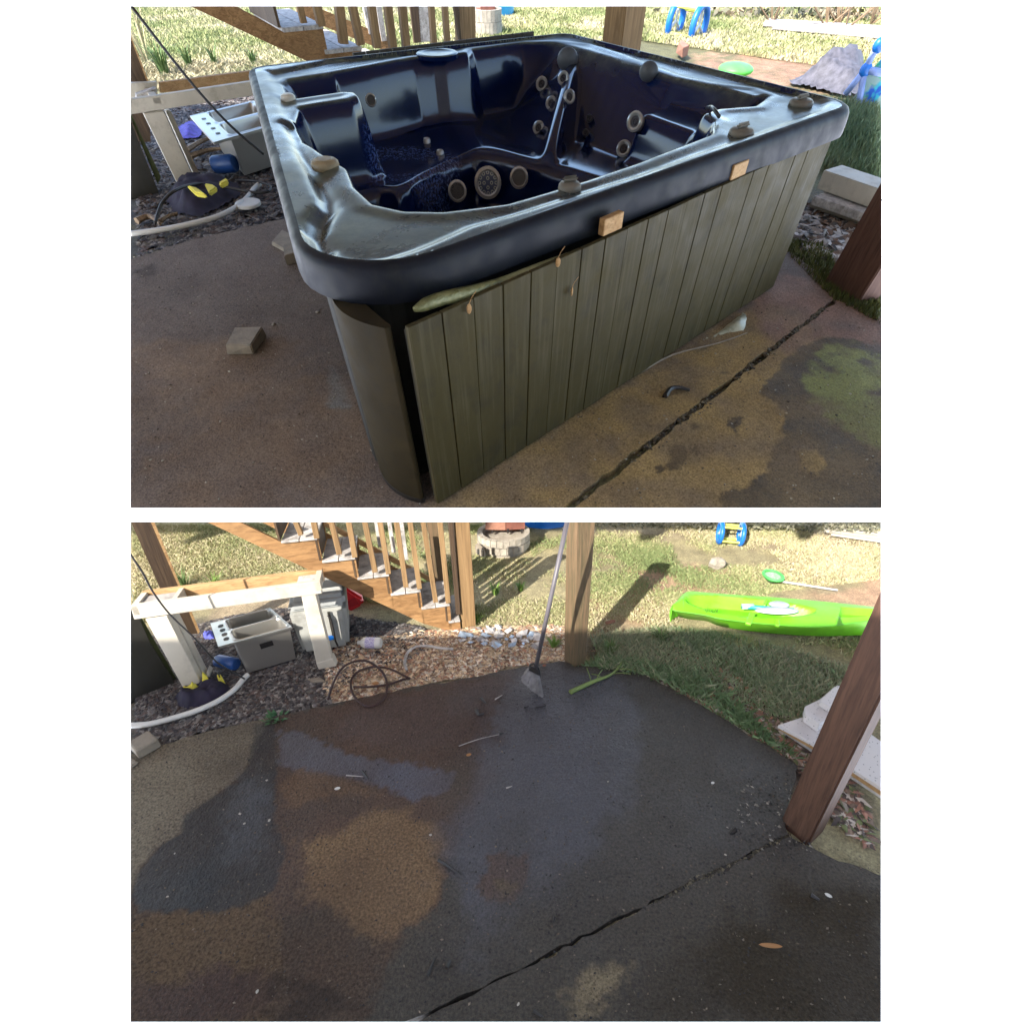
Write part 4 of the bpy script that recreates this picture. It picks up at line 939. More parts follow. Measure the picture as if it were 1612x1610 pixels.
p = S1.at(*zA(610, 1040), .08); mb = MB(); ax = unit(A3(1, -.15, .1)); mb.lathe(p-ax*.1, [(.06, 0), (.07, .02), (.07, .2), (.06, .22)], 18, ax); mb.out('blue_can', M_can, S1, None, label='small blue plastic can under the steel sink', cat='can', smooth=40)
heap(S1, 'purple_net', [zA(320, 800), zA(400, 760), zA(470, 800), zA(450, 860), zA(340, 870)], .05, plain('purple_mesh', (.09, .07, .35), .8, var=.6, sc=30), 'bluish purple net scrap on the mulch beside the bench leg', 'net', 9)
for i, (L, r) in enumerate((([zA(380, 950), zA(480, 890), zA(560, 870)], .02), ([zA(400, 990), zA(520, 950), zA(640, 940)], .02), ([zA(210, 1400), zA(260, 1370), zA(320, 1350)], .015), ([zA(60, 1400), zA(140, 1370), zA(210, 1420)], .02))):
    twig(S1, L, r, M_deckwood, 'stick', ['grey stick lying just under the sink corner', 'second stick on the mulch below the first under the sink', 'pale stick beside the dark cloth heap', 'short bark stick at the far left edge of the mulch'][i], 'stick')
# ground litter at the tub's right end, plastic film at the skirt foot
heap(S1, 'plastic_film', [(1000, 588), (1060, 566), (1120, 523), (1150, 500), (1176, 480), (1183, 500), (1179, 524), (1150, 527), (1075, 550), (1020, 583)], .11, plain('cloudy_film', (.42, .42, .3), .35, var=.35, sc=10), 'crumpled cloudy plastic film sticking out under the olive skirt', 'plastic film', 4, n=30, fold=14)
twig(S1, [(1010, 585), (1060, 558), (1130, 540), (1176, 524)], .005, M_paver, 'strap_end', 'pale strap edge along the plastic film under the skirt', 'strap')
twig(S1, [(1047, 624), (1056, 612), (1070, 610), (1086, 614)], .012, M_rubber, 'twig', 'dark curled twig on the tan concrete in front of the skirt', 'twig')
for i, (u, v, a) in enumerate(((736, 485, .5), (898, 458, 1.4), (876, 412, .2))):
    leafp = S1.on(u, v, PA+fn*.006, fn); mb = MB(); mb.ball(leafp+fn*.008, (.010, .005, .018), 8, 5, rotz(a)); mb.tube([leafp, leafp+A3(.015, .01, .03), leafp+A3(.03, .02, .045)], .0012, 4)
    mb.out('dead_leaf', M_bare, S1, None, label=['brown leaf caught near the left end of the olive skirt', 'hanging brown leaf with a curled stem on the fourth plank of the skirt', 'tiny dead leaf near the top edge of the olive skirt'][i], cat='leaf')
pebbles(S1, 'pebble', [(500, 492, 3), (431, 511, 3), (303, 452, 1.5), (445, 586, 1.5), (330, 411, 1.5), (943, 660, 2)], M_paver, 'tiny pale chip of stone lying on the concrete patio', 'pebble', 'pale chips on the concrete')
scatter_chips(S1, 'joint_debris', [(885, 808), (1316, 462), (1326, 470), (905, 808)], 700, .012, [(.03, .022, .012), (.06, .045, .02), (.12, .1, .06)], 'dark crumbs and grit packed in the joint of the patio', 5, z0=-.008, cat='grit')
scatter_chips(S1, 'patio_grit', [(206, 400), (1000, 480), (1388, 480), (1400, 800), (206, 800)], 1800, .0045, [(.05, .04, .03), (.3, .27, .2), (.1, .07, .04)], 'scattered fine grit and crumbs on the concrete', 6, z0=.002, cat='grit')
# mulch, lawn, litter
MUL = [(150, 165), (300, 155), (400, 140), (560, 130), (620, 300), (445, 340), (300, 373), (206, 402), (150, 415)]
scatter_chips(S1, 'mulch', MUL, 26000, .022, [(.03, .025, .026), (.06, .052, .05), (.10, .088, .082), (.17, .15, .13), (.075, .05, .04)], 'dark wood chips and gravel covering the bed left of the patio', 1, flat=.35, long=1.8, z0=-.03, cat='mulch')
scatter_chips(S1, 'leaf_litter', [(1220, 330), (1388, 300), (1420, 480), (1300, 440), (1240, 385)], 1500, .035, [(.12, .07, .04), (.3, .25, .2), (.4, .38, .35), (.05, .04, .03)], 'dry leaves and bark scraps behind the tub beside the reddish post', 2, flat=.2, long=2, z0=-.02, cat='leaf litter')
G_LIT = [(.16, .20, .06), (.28, .29, .11), (.40, .37, .18), (.50, .43, .28)]  # sunlit tint of the lawn; shade_grass gets a bluish shaded tint
scatter_blades(S1, 'lawn_grass', [(150, 8), (1480, 8), (1480, 128), (1000, 60), (900, 70), (520, 85), (480, 106), (150, 112)], 120000, .05, .022, G_LIT, 'sunlit yellow-green lawn beyond the stairs and the hot tub', 3, bend=1.2, dens=lambda Q: .35+fbm(Q, .9, 4))
scatter_blades(S1, 'shade_grass', [(1230, 170), (1388, 165), (1420, 330), (1388, 300), (1290, 262)], 14000, .10, .016, [(.09, .14, .06), (.15, .2, .09), (.22, .24, .13)], 'bluish green grass in shade right of the hot tub', 4, dens=lambda Q: fbm(Q, 1.5, 4)+.3)
scatter_blades(S1, 'moss_grass', [(1225, 375), (1300, 385), (1330, 440), (1388, 440), (1388, 510), (1310, 470), (1240, 400)], 5000, .04, .01, [(.05, .06, .012), (.1, .11, .02), (.16, .15, .05)], 'mossy grass strip behind the reddish post at the slab edge', 5, dens=lambda Q: fbm(Q, 3, 4))
scatter_blades(S1, 'straw', [(206, 100), (490, 98), (470, 135), (206, 160)], 6000, .06, .014, [(.3, .25, .14), (.4, .35, .22), (.12, .14, .05)], 'dry straw strip between lawn and mulch behind the bench', 6, bend=2.2, dens=lambda Q: np.ones(len(Q)))
for i, (u, v, n, h) in enumerate(((262, 122, 70, .45), (232, 100, 16, .9), (300, 108, 30, .3), (340, 106, 26, .28), (400, 104, 26, .25))):
    tuft(S1, 'grass_tuft', u, v, n, h, .02, 0, ['bushy green grass tuft behind the white bench', 'thin dry weed stalks by the dark left post', 'low grass clump right of the bushy tuft', 'low grass clump in the middle of the straw strip', 'low grass clump nearest the stair stringer'][i], seed=i+3,
         mat=plain('tuft_green', (.09, .15, .04), .8) if i != 1 else plain('dry_stalk', (.3, .25, .14), .8))
# right side: white beam on boards, blue frame with bright mesh, tarp heap
def beam(L, w, h, z, name, mat, label, cat='beam'):
    a, b = S1.at(*L[0], z), S1.at(*L[1], z); d = unit(b-a); s_ = A3(-d[1], d[0], 0)*w; mb = MB(); mb.hexa([a, b, b+s_, a+s_], [x+A3(0, 0, h) for x in (a, b, b+s_, a+s_)]); return mb.out(name, mat, S1, None, label=label, cat=cat, bevel=.006)
beam([(1285, 297), (1378, 331)], .24, .13, .10, 'white_beam', M_white, 'chalky white square beam lying behind the reddish post')
beam([(1275, 322), (1372, 356)], .34, .06, .03, 'old_board', M_tread, 'split grey board under the white beam', 'board')
beam([(1272, 326), (1370, 360)], .4, .03, .0, 'old_board', M_paver, 'brown lower board of the stack under the white beam', 'board')
fr = thing(S1, 'folding_hamper', S1.at(1345, 175), 'blue framed toy goal with bright printed mesh at the right edge', 'toy')
pp = S1.at(1340, 170); fn_ = unit((S1.e-pp)*A3(1, 1, 0)); Fp = lambda x, y: S1.on(*zD(x, y), pp, fn_)
for (a, b) in (((1330, 600), (1460, 440)), ((1450, 450), (1540, 290)), ((1400, 740), (1455, 450)), ((1465, 445), (1600, 470))):
    mb = MB(); mb.tube([Fp(*a), Fp(*b)], .035, 8); mb.out('pole', plain('lilac_tube', (.25, .33, .6), .35) if 'lilac_tube' not in bpy.data.materials else bpy.data.materials['lilac_tube'], None, fr, smooth=True)
for c in ((1460, 445), (1545, 290)):
    mb = MB(); mb.ball(Fp(*c), (.07, .05, .07), 10, 8); mb.out('joint', M_blue, None, fr, smooth=True)
m = Mat('printed_mesh', rough=.5); v = m.vor(6, 'F1'); m.set('Base Color', m.mix(m.ramp(m.noise(3, 3), [(.42, 0), (.5, 1)]), m.mix(m.ramp(m.noise(9, 2), [(.45, 0), (.55, 1)]), (.02, .12, .55), (.05, .5, .6)), m.mix(m.ramp(m.noise(7, 2, dist=1), [(.4, 0), (.5, 1)]), (.05, .5, .12), (.35, .5, .45))))
mb = MB(); prism(mb, S1, [zD(1470, 470), zD(1600, 335), zD(1640, 930), zD(1500, 880), zD(1440, 790), zD(1372, 700), zD(1362, 645), zD(1400, 600)], pp-fn_*.05, fn_, -fn_*.03); mb.out('mesh_panel', m.m, None, fr)
heap(S1, 'tarp_heap', [zD(990, 520), zD(1100, 470), zD(1250, 440), (1365, 105), (1365, 140), zD(1340, 600), zD(1180, 560)], .35, plain('grey_tarp', (.09, .085, .1), .7, var=.5, sc=14), 'crumpled grey landscaping tarp on dirt behind the right rim', 'tarp', 6)
# lawn things far behind
p = S1.at(*zD(630, 470), .02); mb = MB(); mb.ball(p+A3(0, 0, .05), (.24, .26, .07), 18, 8); mb.out('green_disc', plain('green_mesh', (.1, .6, .08), .5), S1, None, label='bright green net hoop lying on grass behind the right rim', cat='toy', smooth=True)
A_, B_ = S1.at(1053, 48, .0), S1.at(1083, 52, 0); A_ = A_+A3(0, 0, .62); B_ = B_+A3(0, 0, .5)
A_ = S1.face(1064, 33, S1.at(1056, 50)); B_ = A_+A3(.36, -.3, -.02)
reel_toy(S1, A_, B_, .24, 'blue and yellow wheel toy standing on the lawn far behind the hot tub')
for i, L in enumerate(([(1200, 42), (1388, 56)], [(1215, 47), (1388, 62)], [(1205, 38), (1388, 50)])):
    beam(L, .22, .05, .02+.0*i, 'white_plank', plain('grey_white_plank', (.36, .32, .29), .8, var=.4, sc=9) if i == 0 else bpy.data.materials['grey_white_plank'], ['middle of the three white planks lying on the far lawn', 'nearest of the three white planks lying on the far lawn', 'farthest of the three white planks lying on the far lawn'][i], 'plank')
block(S1, 'brick', [(1064, 84), (1074, 92), (1082, 88)], .12, M_brickr, 'single pale brick lying on the lawn behind the tub', 'brick', seed=8)
c = S1.at(768, 52); rg = fire_ring(S1, c, np.linalg.norm(S1.at(790, 50)-S1.at(746, 50))/2, .3, 'round stone fire ring standing on the lawn behind the tub', None, None)
bx = thing(S1, 'fire_box', c+A3(0, 0, .2), 'rusty brown steel fire box standing on the stone ring', 'fire box'); pn = unit((S1.e-c)*A3(1, 1, 0))
mb = MB(); prism(mb, S1, [zC(632, 128), zC(718, 128), zC(722, 30), zC(628, 30)], c, pn, -pn*.5); mb.out('body', M_rust, None, bx)
mb = MB(); prism(mb, S1, [zC(598, 128), zC(632, 128), zC(632, 55), zC(598, 55)], c+pn*.02, pn, -pn*.4); mb.out('door', M_brickr, None, bx)
mb = MB(); prism(mb, S1, [zC(672, 158), zC(716, 158), zC(716, 128), zC(672, 128)], c+pn*.12, pn, -pn*.2); mb.out('block', M_white, None, bx)
c = S1.at(810, 28); mb = MB(); a, b = S1.at(781, 29), S1.at(838, 27); rad = np.linalg.norm(b-a)*.8
pl2 = thing(S1, 'paddling_pool', a+(b-a)*.1, 'bright blue paddling pool at the far end of the lawn', 'pool')
cc = (a+b)/2+A3(-.6, rad*.9, 0); mb.lathe(cc, [(rad, 0), (rad*1.03, .25), (rad*1.0, .5), (rad*.98, .62), (rad*.9, .62), (rad*.9, .3), (.01, .3)], 40); mb.out('wall', M_teal, None, pl2, smooth=40)
# undergrowth along the far edge: leafy mass with bare stems
def undergrowth(site, name, px, num, h, lsz, cols, label, seed):
    P = np.array([site.at(*p)[:2] for p in px]); r = np.random.default_rng(seed); lo, hi = P.min(0), P.max(0); X = np.zeros((0, 2))
    while len(X) < num: Q = r.uniform(lo, hi, (num*3, 2)); d, _ = sdf(P, Q); X = np.r_[X, Q[d < 0]]
    X = X[:num]; hh = h*(.3+1.1*fbm(X, 1.4, seed)); z = hh*r.random(num)**.6; C = np.c_[X, z]
    a = r.normal(size=(num, 3)); a /= np.linalg.norm(a, axis=1)[:, None]; b = np.cross(a, r.normal(size=(num, 3))); b /= np.linalg.norm(b, axis=1)[:, None]
    s_ = (lsz*(.5+r.random(num)))[:, None]; V = np.stack([C-a*s_, C+b*s_*.5, C+a*s_, C-b*s_*.5], 1); ok = site.inside(V.reshape(-1, 3), .004).reshape(-1, 4).all(1); V = V[ok]; X = X[ok]
    t = (fbm(X, .9, seed+4)*1.5-.25+r.normal(0, .15, len(V))).clip(0, .999)*(len(cols)-1); i = t.astype(int); f = (t-i)[:, None]; cc = np.array(cols); Cc = (cc[i]*(1-f)+cc[i+1]*f)*(.6+.8*r.random((len(V), 1)))
    mb = MB(); mb.v.append(V.reshape(-1, 3)); mb.n = len(V)*4; mb.f = (np.arange(len(V))[:, None]*4+np.arange(4)).tolist()
    return mb.out(name, M_blade, site, None, clip=False, col=np.repeat(Cc, 4, 0), label=label, cat='undergrowth', kind='stuff')
undergrowth(S1, 'undergrowth', [(840, 14), (1480, 20), (1480, 2), (840, 2)], 16000, .8, .06, [(.05, .06, .03), (.16, .15, .09), (.28, .25, .17), (.12, .15, .05)], 'tangled brush and dead leaves along the far edge of the yard', 4)
undergrowth(S1, 'undergrowth', [(1090, 30), (1480, 38), (1480, 14), (1000, 16)], 12000, .6, .06, [(.06, .07, .03), (.16, .14, .09), (.3, .22, .14), (.16, .18, .05)], 'nearer brush pile with yellow leaves behind the white planks', 5)
for i, (u, v) in enumerate(((1215, 40), (1300, 45), (1320, 40), (1330, 48), (1370, 40))):
    b = S1.at(u, v); r = np.random.default_rng(i); mb = MB()
    for k in range(6):
        e_ = b+A3(r.normal(0, .5), r.normal(0, .3), .8+.4*r.random()); mb.tube(spline([b, (b+e_)/2+A3(*r.normal(0, .1, 3)), e_], 4), .014, 5)
    mb.out('bare_shrub', M_deckwood, S1, None, label=['leftmost bare shrub in the brush beyond the white planks', 'second bare shrub from the left beyond the white planks', 'middle bare shrub beyond the white planks', 'fourth bare shrub from the left beyond the white planks', 'rightmost bare shrub at the far right of the brush'][i], cat='shrub')
# ================================================================== SITE 2: the same patio with the tub gone, rinsed and swept
g2 = lambda L, z=0.: np.array([S2.at(*p, z) for p in L])
quad2 = g2([(20, 1660), (1590, 1660), (1590, 815), (20, 815)])
gz2 = lambda X: -.022+.02*(fbm(X, 2.4, 14)-.5)+.008*(fbm(X, 20, 15)-.5)
mb, top, nv = sheet(S2, quad2, .028, gz2, .2)
LAWN2 = (.34, .29, .16); DIRT2 = (.5, .3, .19); STRAW2 = (.42, .33, .21); MUL2 = (.05, .042, .042)
C = paint(S2, top, LAWN2, [
    ([(190, 985), (330, 965), (440, 935), (560, 960), (700, 985), (560, 1100), (440, 1140), (190, 1210)], MUL2, .03, .06),
    ([(500, 1030), (560, 1005), (700, 985), (900, 980), (900, 1045), (640, 1085), (520, 1115), (500, 1080)], STRAW2, .03, .08),
    ([(340, 925), (480, 905), (600, 960), (560, 985), (430, 950), (330, 970)], STRAW2, .03, .08),
    ([(940, 930), (1000, 900), (1100, 885), (1180, 900), (1170, 945), (1060, 950), (1010, 965), (950, 955)], (.5, .31, .2), .05, .12),
    ([(1220, 930), (1387, 900), (1450, 950), (1387, 955), (1240, 945)], DIRT2, .05, .1),
    ([(790, 960), (940, 950), (1040, 985), (1000, 1000), (900, 1010), (760, 990)], (.34, .25, .15), .04, .12),
    ([(960, 1030), (1060, 1000), (1230, 1110), (1290, 1190), (1400, 1300), (1250, 1260), (1150, 1150), (1000, 1062)], (.13, .1, .08), .03, .08),
    ([(930, 1010), (1100, 1000), (1350, 1060), (1350, 1180), (1200, 1120), (1010, 1060)], (.17, .145, .1), .04, .1),
    ([(900, 815), (1387, 815), (1387, 850), (1180, 858), (1000, 845)], (.3, .24, .16), .05, .1)], 12)
C = np.r_[C, np.tile((.09, .06, .04), (nv-len(top), 1))]
mb.out('ground', M_soil2, S2, col=C, kind='structure')
far2 = [(190, 1194), (206, 1187), (300, 1158), (430, 1128), (520, 1108), (640, 1083), (720, 1070), (820, 1050), (880, 1040), (905, 1047), (1005, 1058), (1060, 1085), (1130, 1125), (1200, 1170), (1256, 1205), (1246, 1245), (1236, 1300), (1240, 1312)]
main2 = jag(g2(far2+[(1150, 1357), (1000, 1430), (850, 1506), (740, 1560.5), (632, 1609.5), (600, 1626), (560, 1662), (20, 1660), (20, 1194)]), .022, .0026, 8)
near2 = jag(g2([(1244, 1317), (1300, 1345), (1420, 1390), (1600, 1400), (1600, 1660), (582, 1662), (639, 1613.6), (747, 1564.5), (857, 1509.6), (1005.5, 1434.5), (1154.5, 1361.5)]), .022, .0026, 9)
BRN = (.085, .054, .036, .15); DRY = (.25, .215, .155, 0.); WBL = (.05, .05, .07, .95); WDK = (.035, .034, .037, .75); TAN2 = (.19, .125, .07, .05)  # WBL: wet concrete, its blue tint is painted sky sheen
for P in (main2, near2):
    mb, top, nv = sheet(S2, P, .0058, lambda X: .003*(fbm(X, 3, 18)-.5)+.0012*(fbm(X, 50, 19)-.5), .07)
    C = paint(S2, top, (.058, .048, .036, .4), [
        ([(700, 1050), (900, 1040), (1010, 1055), (1140, 1130), (1250, 1205), (1240, 1290), (1100, 1370), (900, 1470), (700, 1500), (680, 1350)], (.062, .056, .05, .58), .12, .06),
        ([(190, 1180), (430, 1120), (445, 1200), (445, 1330), (700, 1340), (560, 1680), (150, 1680)], BRN, .02, .03),
        ([(190, 1180), (400, 1130), (428, 1125), (400, 1175), (385, 1215), (370, 1228), (292, 1283), (286, 1310), (250, 1330), (222, 1365), (206, 1400), (150, 1500)], DRY, .008, .006),
        ([(190, 1440), (280, 1430), (420, 1400), (450, 1460), (430, 1610), (190, 1640)], (.125, .086, .052, .05), .02, .03),
        ([(430, 1128), (640, 1083), (780, 1060), (780, 1200), (740, 1280), (720, 1330), (700, 1430), (660, 1478), (600, 1490), (560, 1440), (430, 1440), (430, 1250)], (.085, .052, .036, .3), .01, .03),
        ([(560, 1290), (640, 1270), (700, 1330), (710, 1390), (690, 1440), (668, 1470), (600, 1492), (520, 1440), (480, 1410), (470, 1330)], TAN2, .02, .04),
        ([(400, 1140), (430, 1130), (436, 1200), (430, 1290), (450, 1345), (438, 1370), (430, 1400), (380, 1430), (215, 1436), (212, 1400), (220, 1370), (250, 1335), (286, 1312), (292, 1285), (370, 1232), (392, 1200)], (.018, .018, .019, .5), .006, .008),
        ([(375, 1215), (420, 1220), (425, 1290), (400, 1330), (370, 1330), (360, 1280)], (.055, .055, .06, .6), .03, .05),
        ([(440, 1150), (470, 1148), (500, 1165), (560, 1190), (640, 1200), (700, 1215), (725, 1210), (700, 1250), (650, 1258), (600, 1240), (540, 1225), (470, 1222), (440, 1200)], WBL, .012, .015),
        ([(470, 1205), (500, 1212), (525, 1218), (570, 1230), (600, 1250), (520, 1255), (450, 1275), (436, 1240)], (.14, .09, .055, .15), .01, .015),
        ([(700, 1090), (860, 1050), (960, 1060), (1000, 1150), (1010, 1250), (960, 1330), (880, 1400), (820, 1470), (740, 1500), (700, 1440), (712, 1390), (690, 1370), (682, 1345), (708, 1330), (718, 1290), (752, 1265), (760, 1200), (740, 1160)], (.058, .056, .068, .85), .05, .07),  # wet middle, bluish sky sheen painted into its colour
        ([(560, 1100), (700, 1075), (800, 1060), (770, 1160), (640, 1190), (520, 1170)], (.075, .048, .038, .45), .03, .05),
        ([(765, 1345), (830, 1342), (835, 1370), (825, 1410), (800, 1425), (765, 1420), (750, 1395), (770, 1370)], (.1, .062, .045, .3), .008, .01),
        ([(780, 1385), (818, 1385), (815, 1412), (790, 1415)], (.13, .1, .06, .2), .008, .01),
        ([(900, 1600), (880, 1560), (930, 1530), (1000, 1500), (1010, 1525), (960, 1560), (930, 1600)], (.2, .16, .1, .1), .015, .02),
        ([(360, 1545), (420, 1550), (430, 1570), (300, 1610), (206, 1612), (206, 1560)], (.07, .04, .028, .3), .02, .04),
        ([(1000, 1500), (1100, 1450), (1240, 1400), (1400, 1420), (1400, 1640), (1000, 1640)], (.042, .032, .019, .2), .05, .06),
        ([(440, 1545), (560, 1550), (600, 1580), (560, 1608), (430, 1608), (470, 1575)], (.036, .024, .017, .25), .02, .04)], 22)
    C = np.r_[C, np.tile((.04, .035, .03, 0), (nv-len(top), 1))]
    mb.out('patio_slab', M_conc2, S2, col=C, kind='structure')
# unseen siding wall, added behind the viewer to shade the patio
hs = thing(S2, 'blocker', (0, -1.2, 0), 'added unseen siding wall behind the viewer that shades the swept patio', 'blocker')
HB = 11
for i in range(HB):
    mb = MB(); mb.box((-1.2, -1.2+.004*(i % 2), -.1+.2*i+.1), (9, .05, .194)); mb.out('blocker_board', M_blocker, None, hs, clip=False)
# posts
M_ppost = wood('green_tinged_post', (.085, .065, .03), (.17, .105, .055), sc=2)
p0 = S2.at(1230, 1290); p1 = S2.at(1275, 1325); p2 = S2.at(1318, 1306)
u = unit(p1-p0); w = np.linalg.norm(p1-p0); v = unit(p2-p1-u*((p2-p1)@u)); lt = lean_to(S2, p0, 1388, 924)
post(S2, 'deck_post', p0, w, .075, u, v, wood('brown_post', (.06, .026, .014), (.11, .052, .03), sc=2), 'reddish brown deck post slanting at the right edge of the swept patio', zt=1.2, lean=lt)
o = bpy.data.objects[-1] if False else None
q = [S2.at(888, 1036), S2.at(905, 1049), S2.at(922, 1044)]; q.append(q[0]+q[2]-q[1]); T = [S2.face(u_, v_, b) for (u_, v_), b in zip(((892, 815), (908, 815), (938, 815)), q)]
T = [b+(t-b)*1.1 for t, b in zip(T, q)]; T.append(T[0]+T[2]-T[1])
pc2 = thing(S2, 'deck_post', q[1], 'green tinged deck post standing at the far corner of the swept patio beside the broom', 'post')
mb = MB(); mb.hexa([x-A3(0, 0, .03) for x in q], T); mb.out('timber', M_ppost, None, pc2, bevel=.002, smooth=30)
pl3 = S2.at(310, 1010); n = unit((S2.e-pl3)*A3(1, 1, 0)); lp = thing(S2, 'deck_post', pl3, 'dark brown deck post behind the left end of the white bench', 'post')
mb = MB(); prism(mb, S2, [zE(0, -30), zE(125, -30), zE(345, 480), zE(448, 735), zE(385, 735), zE(215, 460)], pl3, n, -n*.06); mb.out('timber', M_postDk, None, lp, smooth=30)
mb = MB(); prism(mb, S2, [zE(126, -30), zE(150, -30), zE(345, 445), zE(462, 720), zE(450, 735), zE(330, 445)], pl3+n*.002, n, -n*.06); mb.out('edge_strip', M_bare, None, lp)
gp_ = S2.at(270, 1075); n = unit((S2.e-gp_)*A3(1, 1, 0)); gbd = thing(S2, 'board', gp_, 'mossy green board standing left of the bench leg in the dark', 'board')
mb = MB(); prism(mb, S2, [zE(20, 420), zE(42, 520), zE(100, 650), zE(320, 1030), zE(260, 1060), zE(70, 650)], gp_-n*.03, n, -n*.03); mb.out('plank', M_green, None, gbd)
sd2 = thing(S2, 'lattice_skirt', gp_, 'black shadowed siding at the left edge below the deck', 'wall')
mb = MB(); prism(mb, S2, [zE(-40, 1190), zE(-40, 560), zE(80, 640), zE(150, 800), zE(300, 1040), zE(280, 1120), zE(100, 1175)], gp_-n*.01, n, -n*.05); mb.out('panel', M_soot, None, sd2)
# bench
B0, B1 = S2.at(291, 1086), S2.at(502, 1053); bn = plane_n(B0, B1); bn = bn if bn@(S2.e-B0) > 0 else -bn; bi = -bn
bench = thing(S2, 'bench_frame', B0, 'white painted wooden bench frame standing on dark mulch at the left', 'bench')
def bp(L, off, dp, mt, nm, bv=.002):
    mb = MB(); prism(mb, S2, [zE(*p) for p in L], B0+bi*off, bn, bi*dp); return mb.out(nm, mt, None, bench, bevel=bv)
bp([(20, 560), (1220, 402), (1237, 480), (45, 645)], 0, .018, M_white, 'rail')
BD = .088
tl, tr_ = S2.on(*zE(20, 560), B0, bn), S2.on(*zE(1220, 402), B0, bn)
for a in (tl, tr_-unit(tr_-tl)*.018):
    e_ = unit(tr_-tl)*.018; mb = MB(); q_ = [a, a+e_, a+e_+bi*BD, a+bi*BD]; mb.hexa([x-A3(0, 0, .035) for x in q_], [x-A3(0, 0, .0005) for x in q_]); mb.out('end_rail', M_white, None, bench)
for (f0, f1) in ((.0, .21), (.86, 1.)):
    a, b = tl+(tr_-tl)*f0, tl+(tr_-tl)*f1; mb = MB(); q_ = [a+bi*.02+(b-a)*.03, b+bi*.02, b+bi*(BD-.012), a+bi*(BD-.012)+(b-a)*.03]; mb.hexa([x-A3(0, 0, .03) for x in q_], [x-A3(0, 0, .008) for x in q_]); mb.out('corner_block', M_tread, None, bench)
a, b = tl+bi*BD, tr_+bi*BD; mb = MB(); q_ = [a, b, b+bi*.018, a+bi*.018]; mb.hexa([x-A3(0, 0, .045) for x in q_], q_); mb.out('back_rail', M_bare, None, bench, bevel=.001)
mb = MB(); q_ = [tl+(tr_-tl)*.2+bi*.018, tl+(tr_-tl)*.2+unit(tr_-tl)*.014+bi*.018, tl+(tr_-tl)*.2+unit(tr_-tl)*.014+bi*BD, tl+(tr_-tl)*.2+bi*BD]; mb.hexa([x-A3(0, 0, .04) for x in q_], [x-A3(0, 0, .001) for x in q_]); mb.out('cross_rail', M_white, None, bench)
bp([(115, 642), (255, 622), (475, 1062), (362, 1092)], .003, .035, M_white, 'leg')
bp([(270, 620), (300, 616), (512, 1035), (470, 1062)], .045, .035, M_white, 'leg')
bp([(470, 1050), (500, 985), (522, 1000), (512, 1035)], .03, .05, M_white, 'foot')
bp([(1103, 492), (1195, 480), (1300, 900), (1200, 925)], .003, .035, M_white, 'leg')
bp([(1198, 922), (1305, 890), (1328, 940), (1215, 962)], .001, .04, M_white, 'foot')
# sink, with its dark sticker
sk2, Cf = sink_unit(S2, [zE(530, 668), zE(905, 572), zE(1042, 690), zE(580, 815)], .15, None, .0, 'stainless double sink with black sticker lying between bench and cooler', .6)
a = (Cf(.5, 1)+Cf(.8, 1))/2; stp = Cf(.98, .97)-Cf(.22, .97); sn = unit(A3(stp[1], -stp[0], 0)); sn = sn if sn@(S2.e-a) > 0 else -sn
mb = MB(); prism(mb, S2, [zE(838, 802), zE(920, 778), zE(930, 806), zE(850, 832)], Cf(.6, .97)+sn*.004, sn, -sn*.002); mb.out('sticker', M_rubber, None, sk2)
# cooler
fl, fr_ = S2.at(*zE(1112, 868)), S2.at(*zE(1412, 815)); cn = plane_n(fl, fr_); cn = cn if cn@(S2.e-fl) > 0 else -cn; ci = -cn
M_cool = plain('cooler_grey', (.34, .34, .31), .55, var=.08, sc=6, dirt=(.14, .13, .11)); M_cool2 = plain('cooler_lid', (.27, .28, .27), .5, var=.08, sc=6)
co_ = thing(S2, 'cooler', (fl+fr_)/2, 'grey plastic cooler box with latch strap behind the right bench leg', 'cooler')
on = lambda x, y: S2.on(*zE(x, y), fl, cn)
D_ = .2; q_ = [fl+(fr_-fl)*.02, fr_, fr_+ci*D_, fl+ci*D_]; t4 = [on(1020, 612), on(1385, 562)]; t4 = [t4[0], t4[1], t4[1]+ci*(D_+.03), t4[0]+ci*(D_+.03)]
mb = MB(); mb.hexa(q_, t4); mb.out('body', M_cool, None, co_, bevel=.014, smooth=40)
l0, l1 = on(1012, 604), on(1388, 556); l2, l3 = on(1375, 492), on(1030, 540)
mb = MB(); mb.hexa([l0+cn*.006, l1+cn*.006, l1+ci*(D_+.04), l0+ci*(D_+.04)], [l3+ci*.012, l2+ci*.012, l2+ci*(D_+.03), l3+ci*(D_+.03)]); mb.out('lid', M_cool2, None, co_, bevel=.012, smooth=40)
mb = MB(); mb.hexa([x+A3(0, 0, .0) for x in (l3+ci*.04, l2+ci*.04, l2+ci*D_, l3+ci*D_)], [x+A3(0, 0, .012) for x in (l3+ci*.05, l2+ci*.05, l2+ci*(D_-.02), l3+ci*(D_-.02))]); mb.out('lid_pad', M_cool, None, co_, bevel=.006)
mb = MB(); mb.tube(spline([S2.on(*zE(*p), fl+cn*.012, cn) for p in ((1272, 618), (1290, 640), (1305, 700), (1318, 770), (1335, 810))], 5), .004, 6); mb.out('strap', M_rubber, None, co_, smooth=True)
mb = MB(); prism(mb, S2, [zE(1268, 600), zE(1284, 598), zE(1320, 770), zE(1306, 775)], fl+cn*.008, cn, -cn*.006); mb.out('latch', M_soot, None, co_)
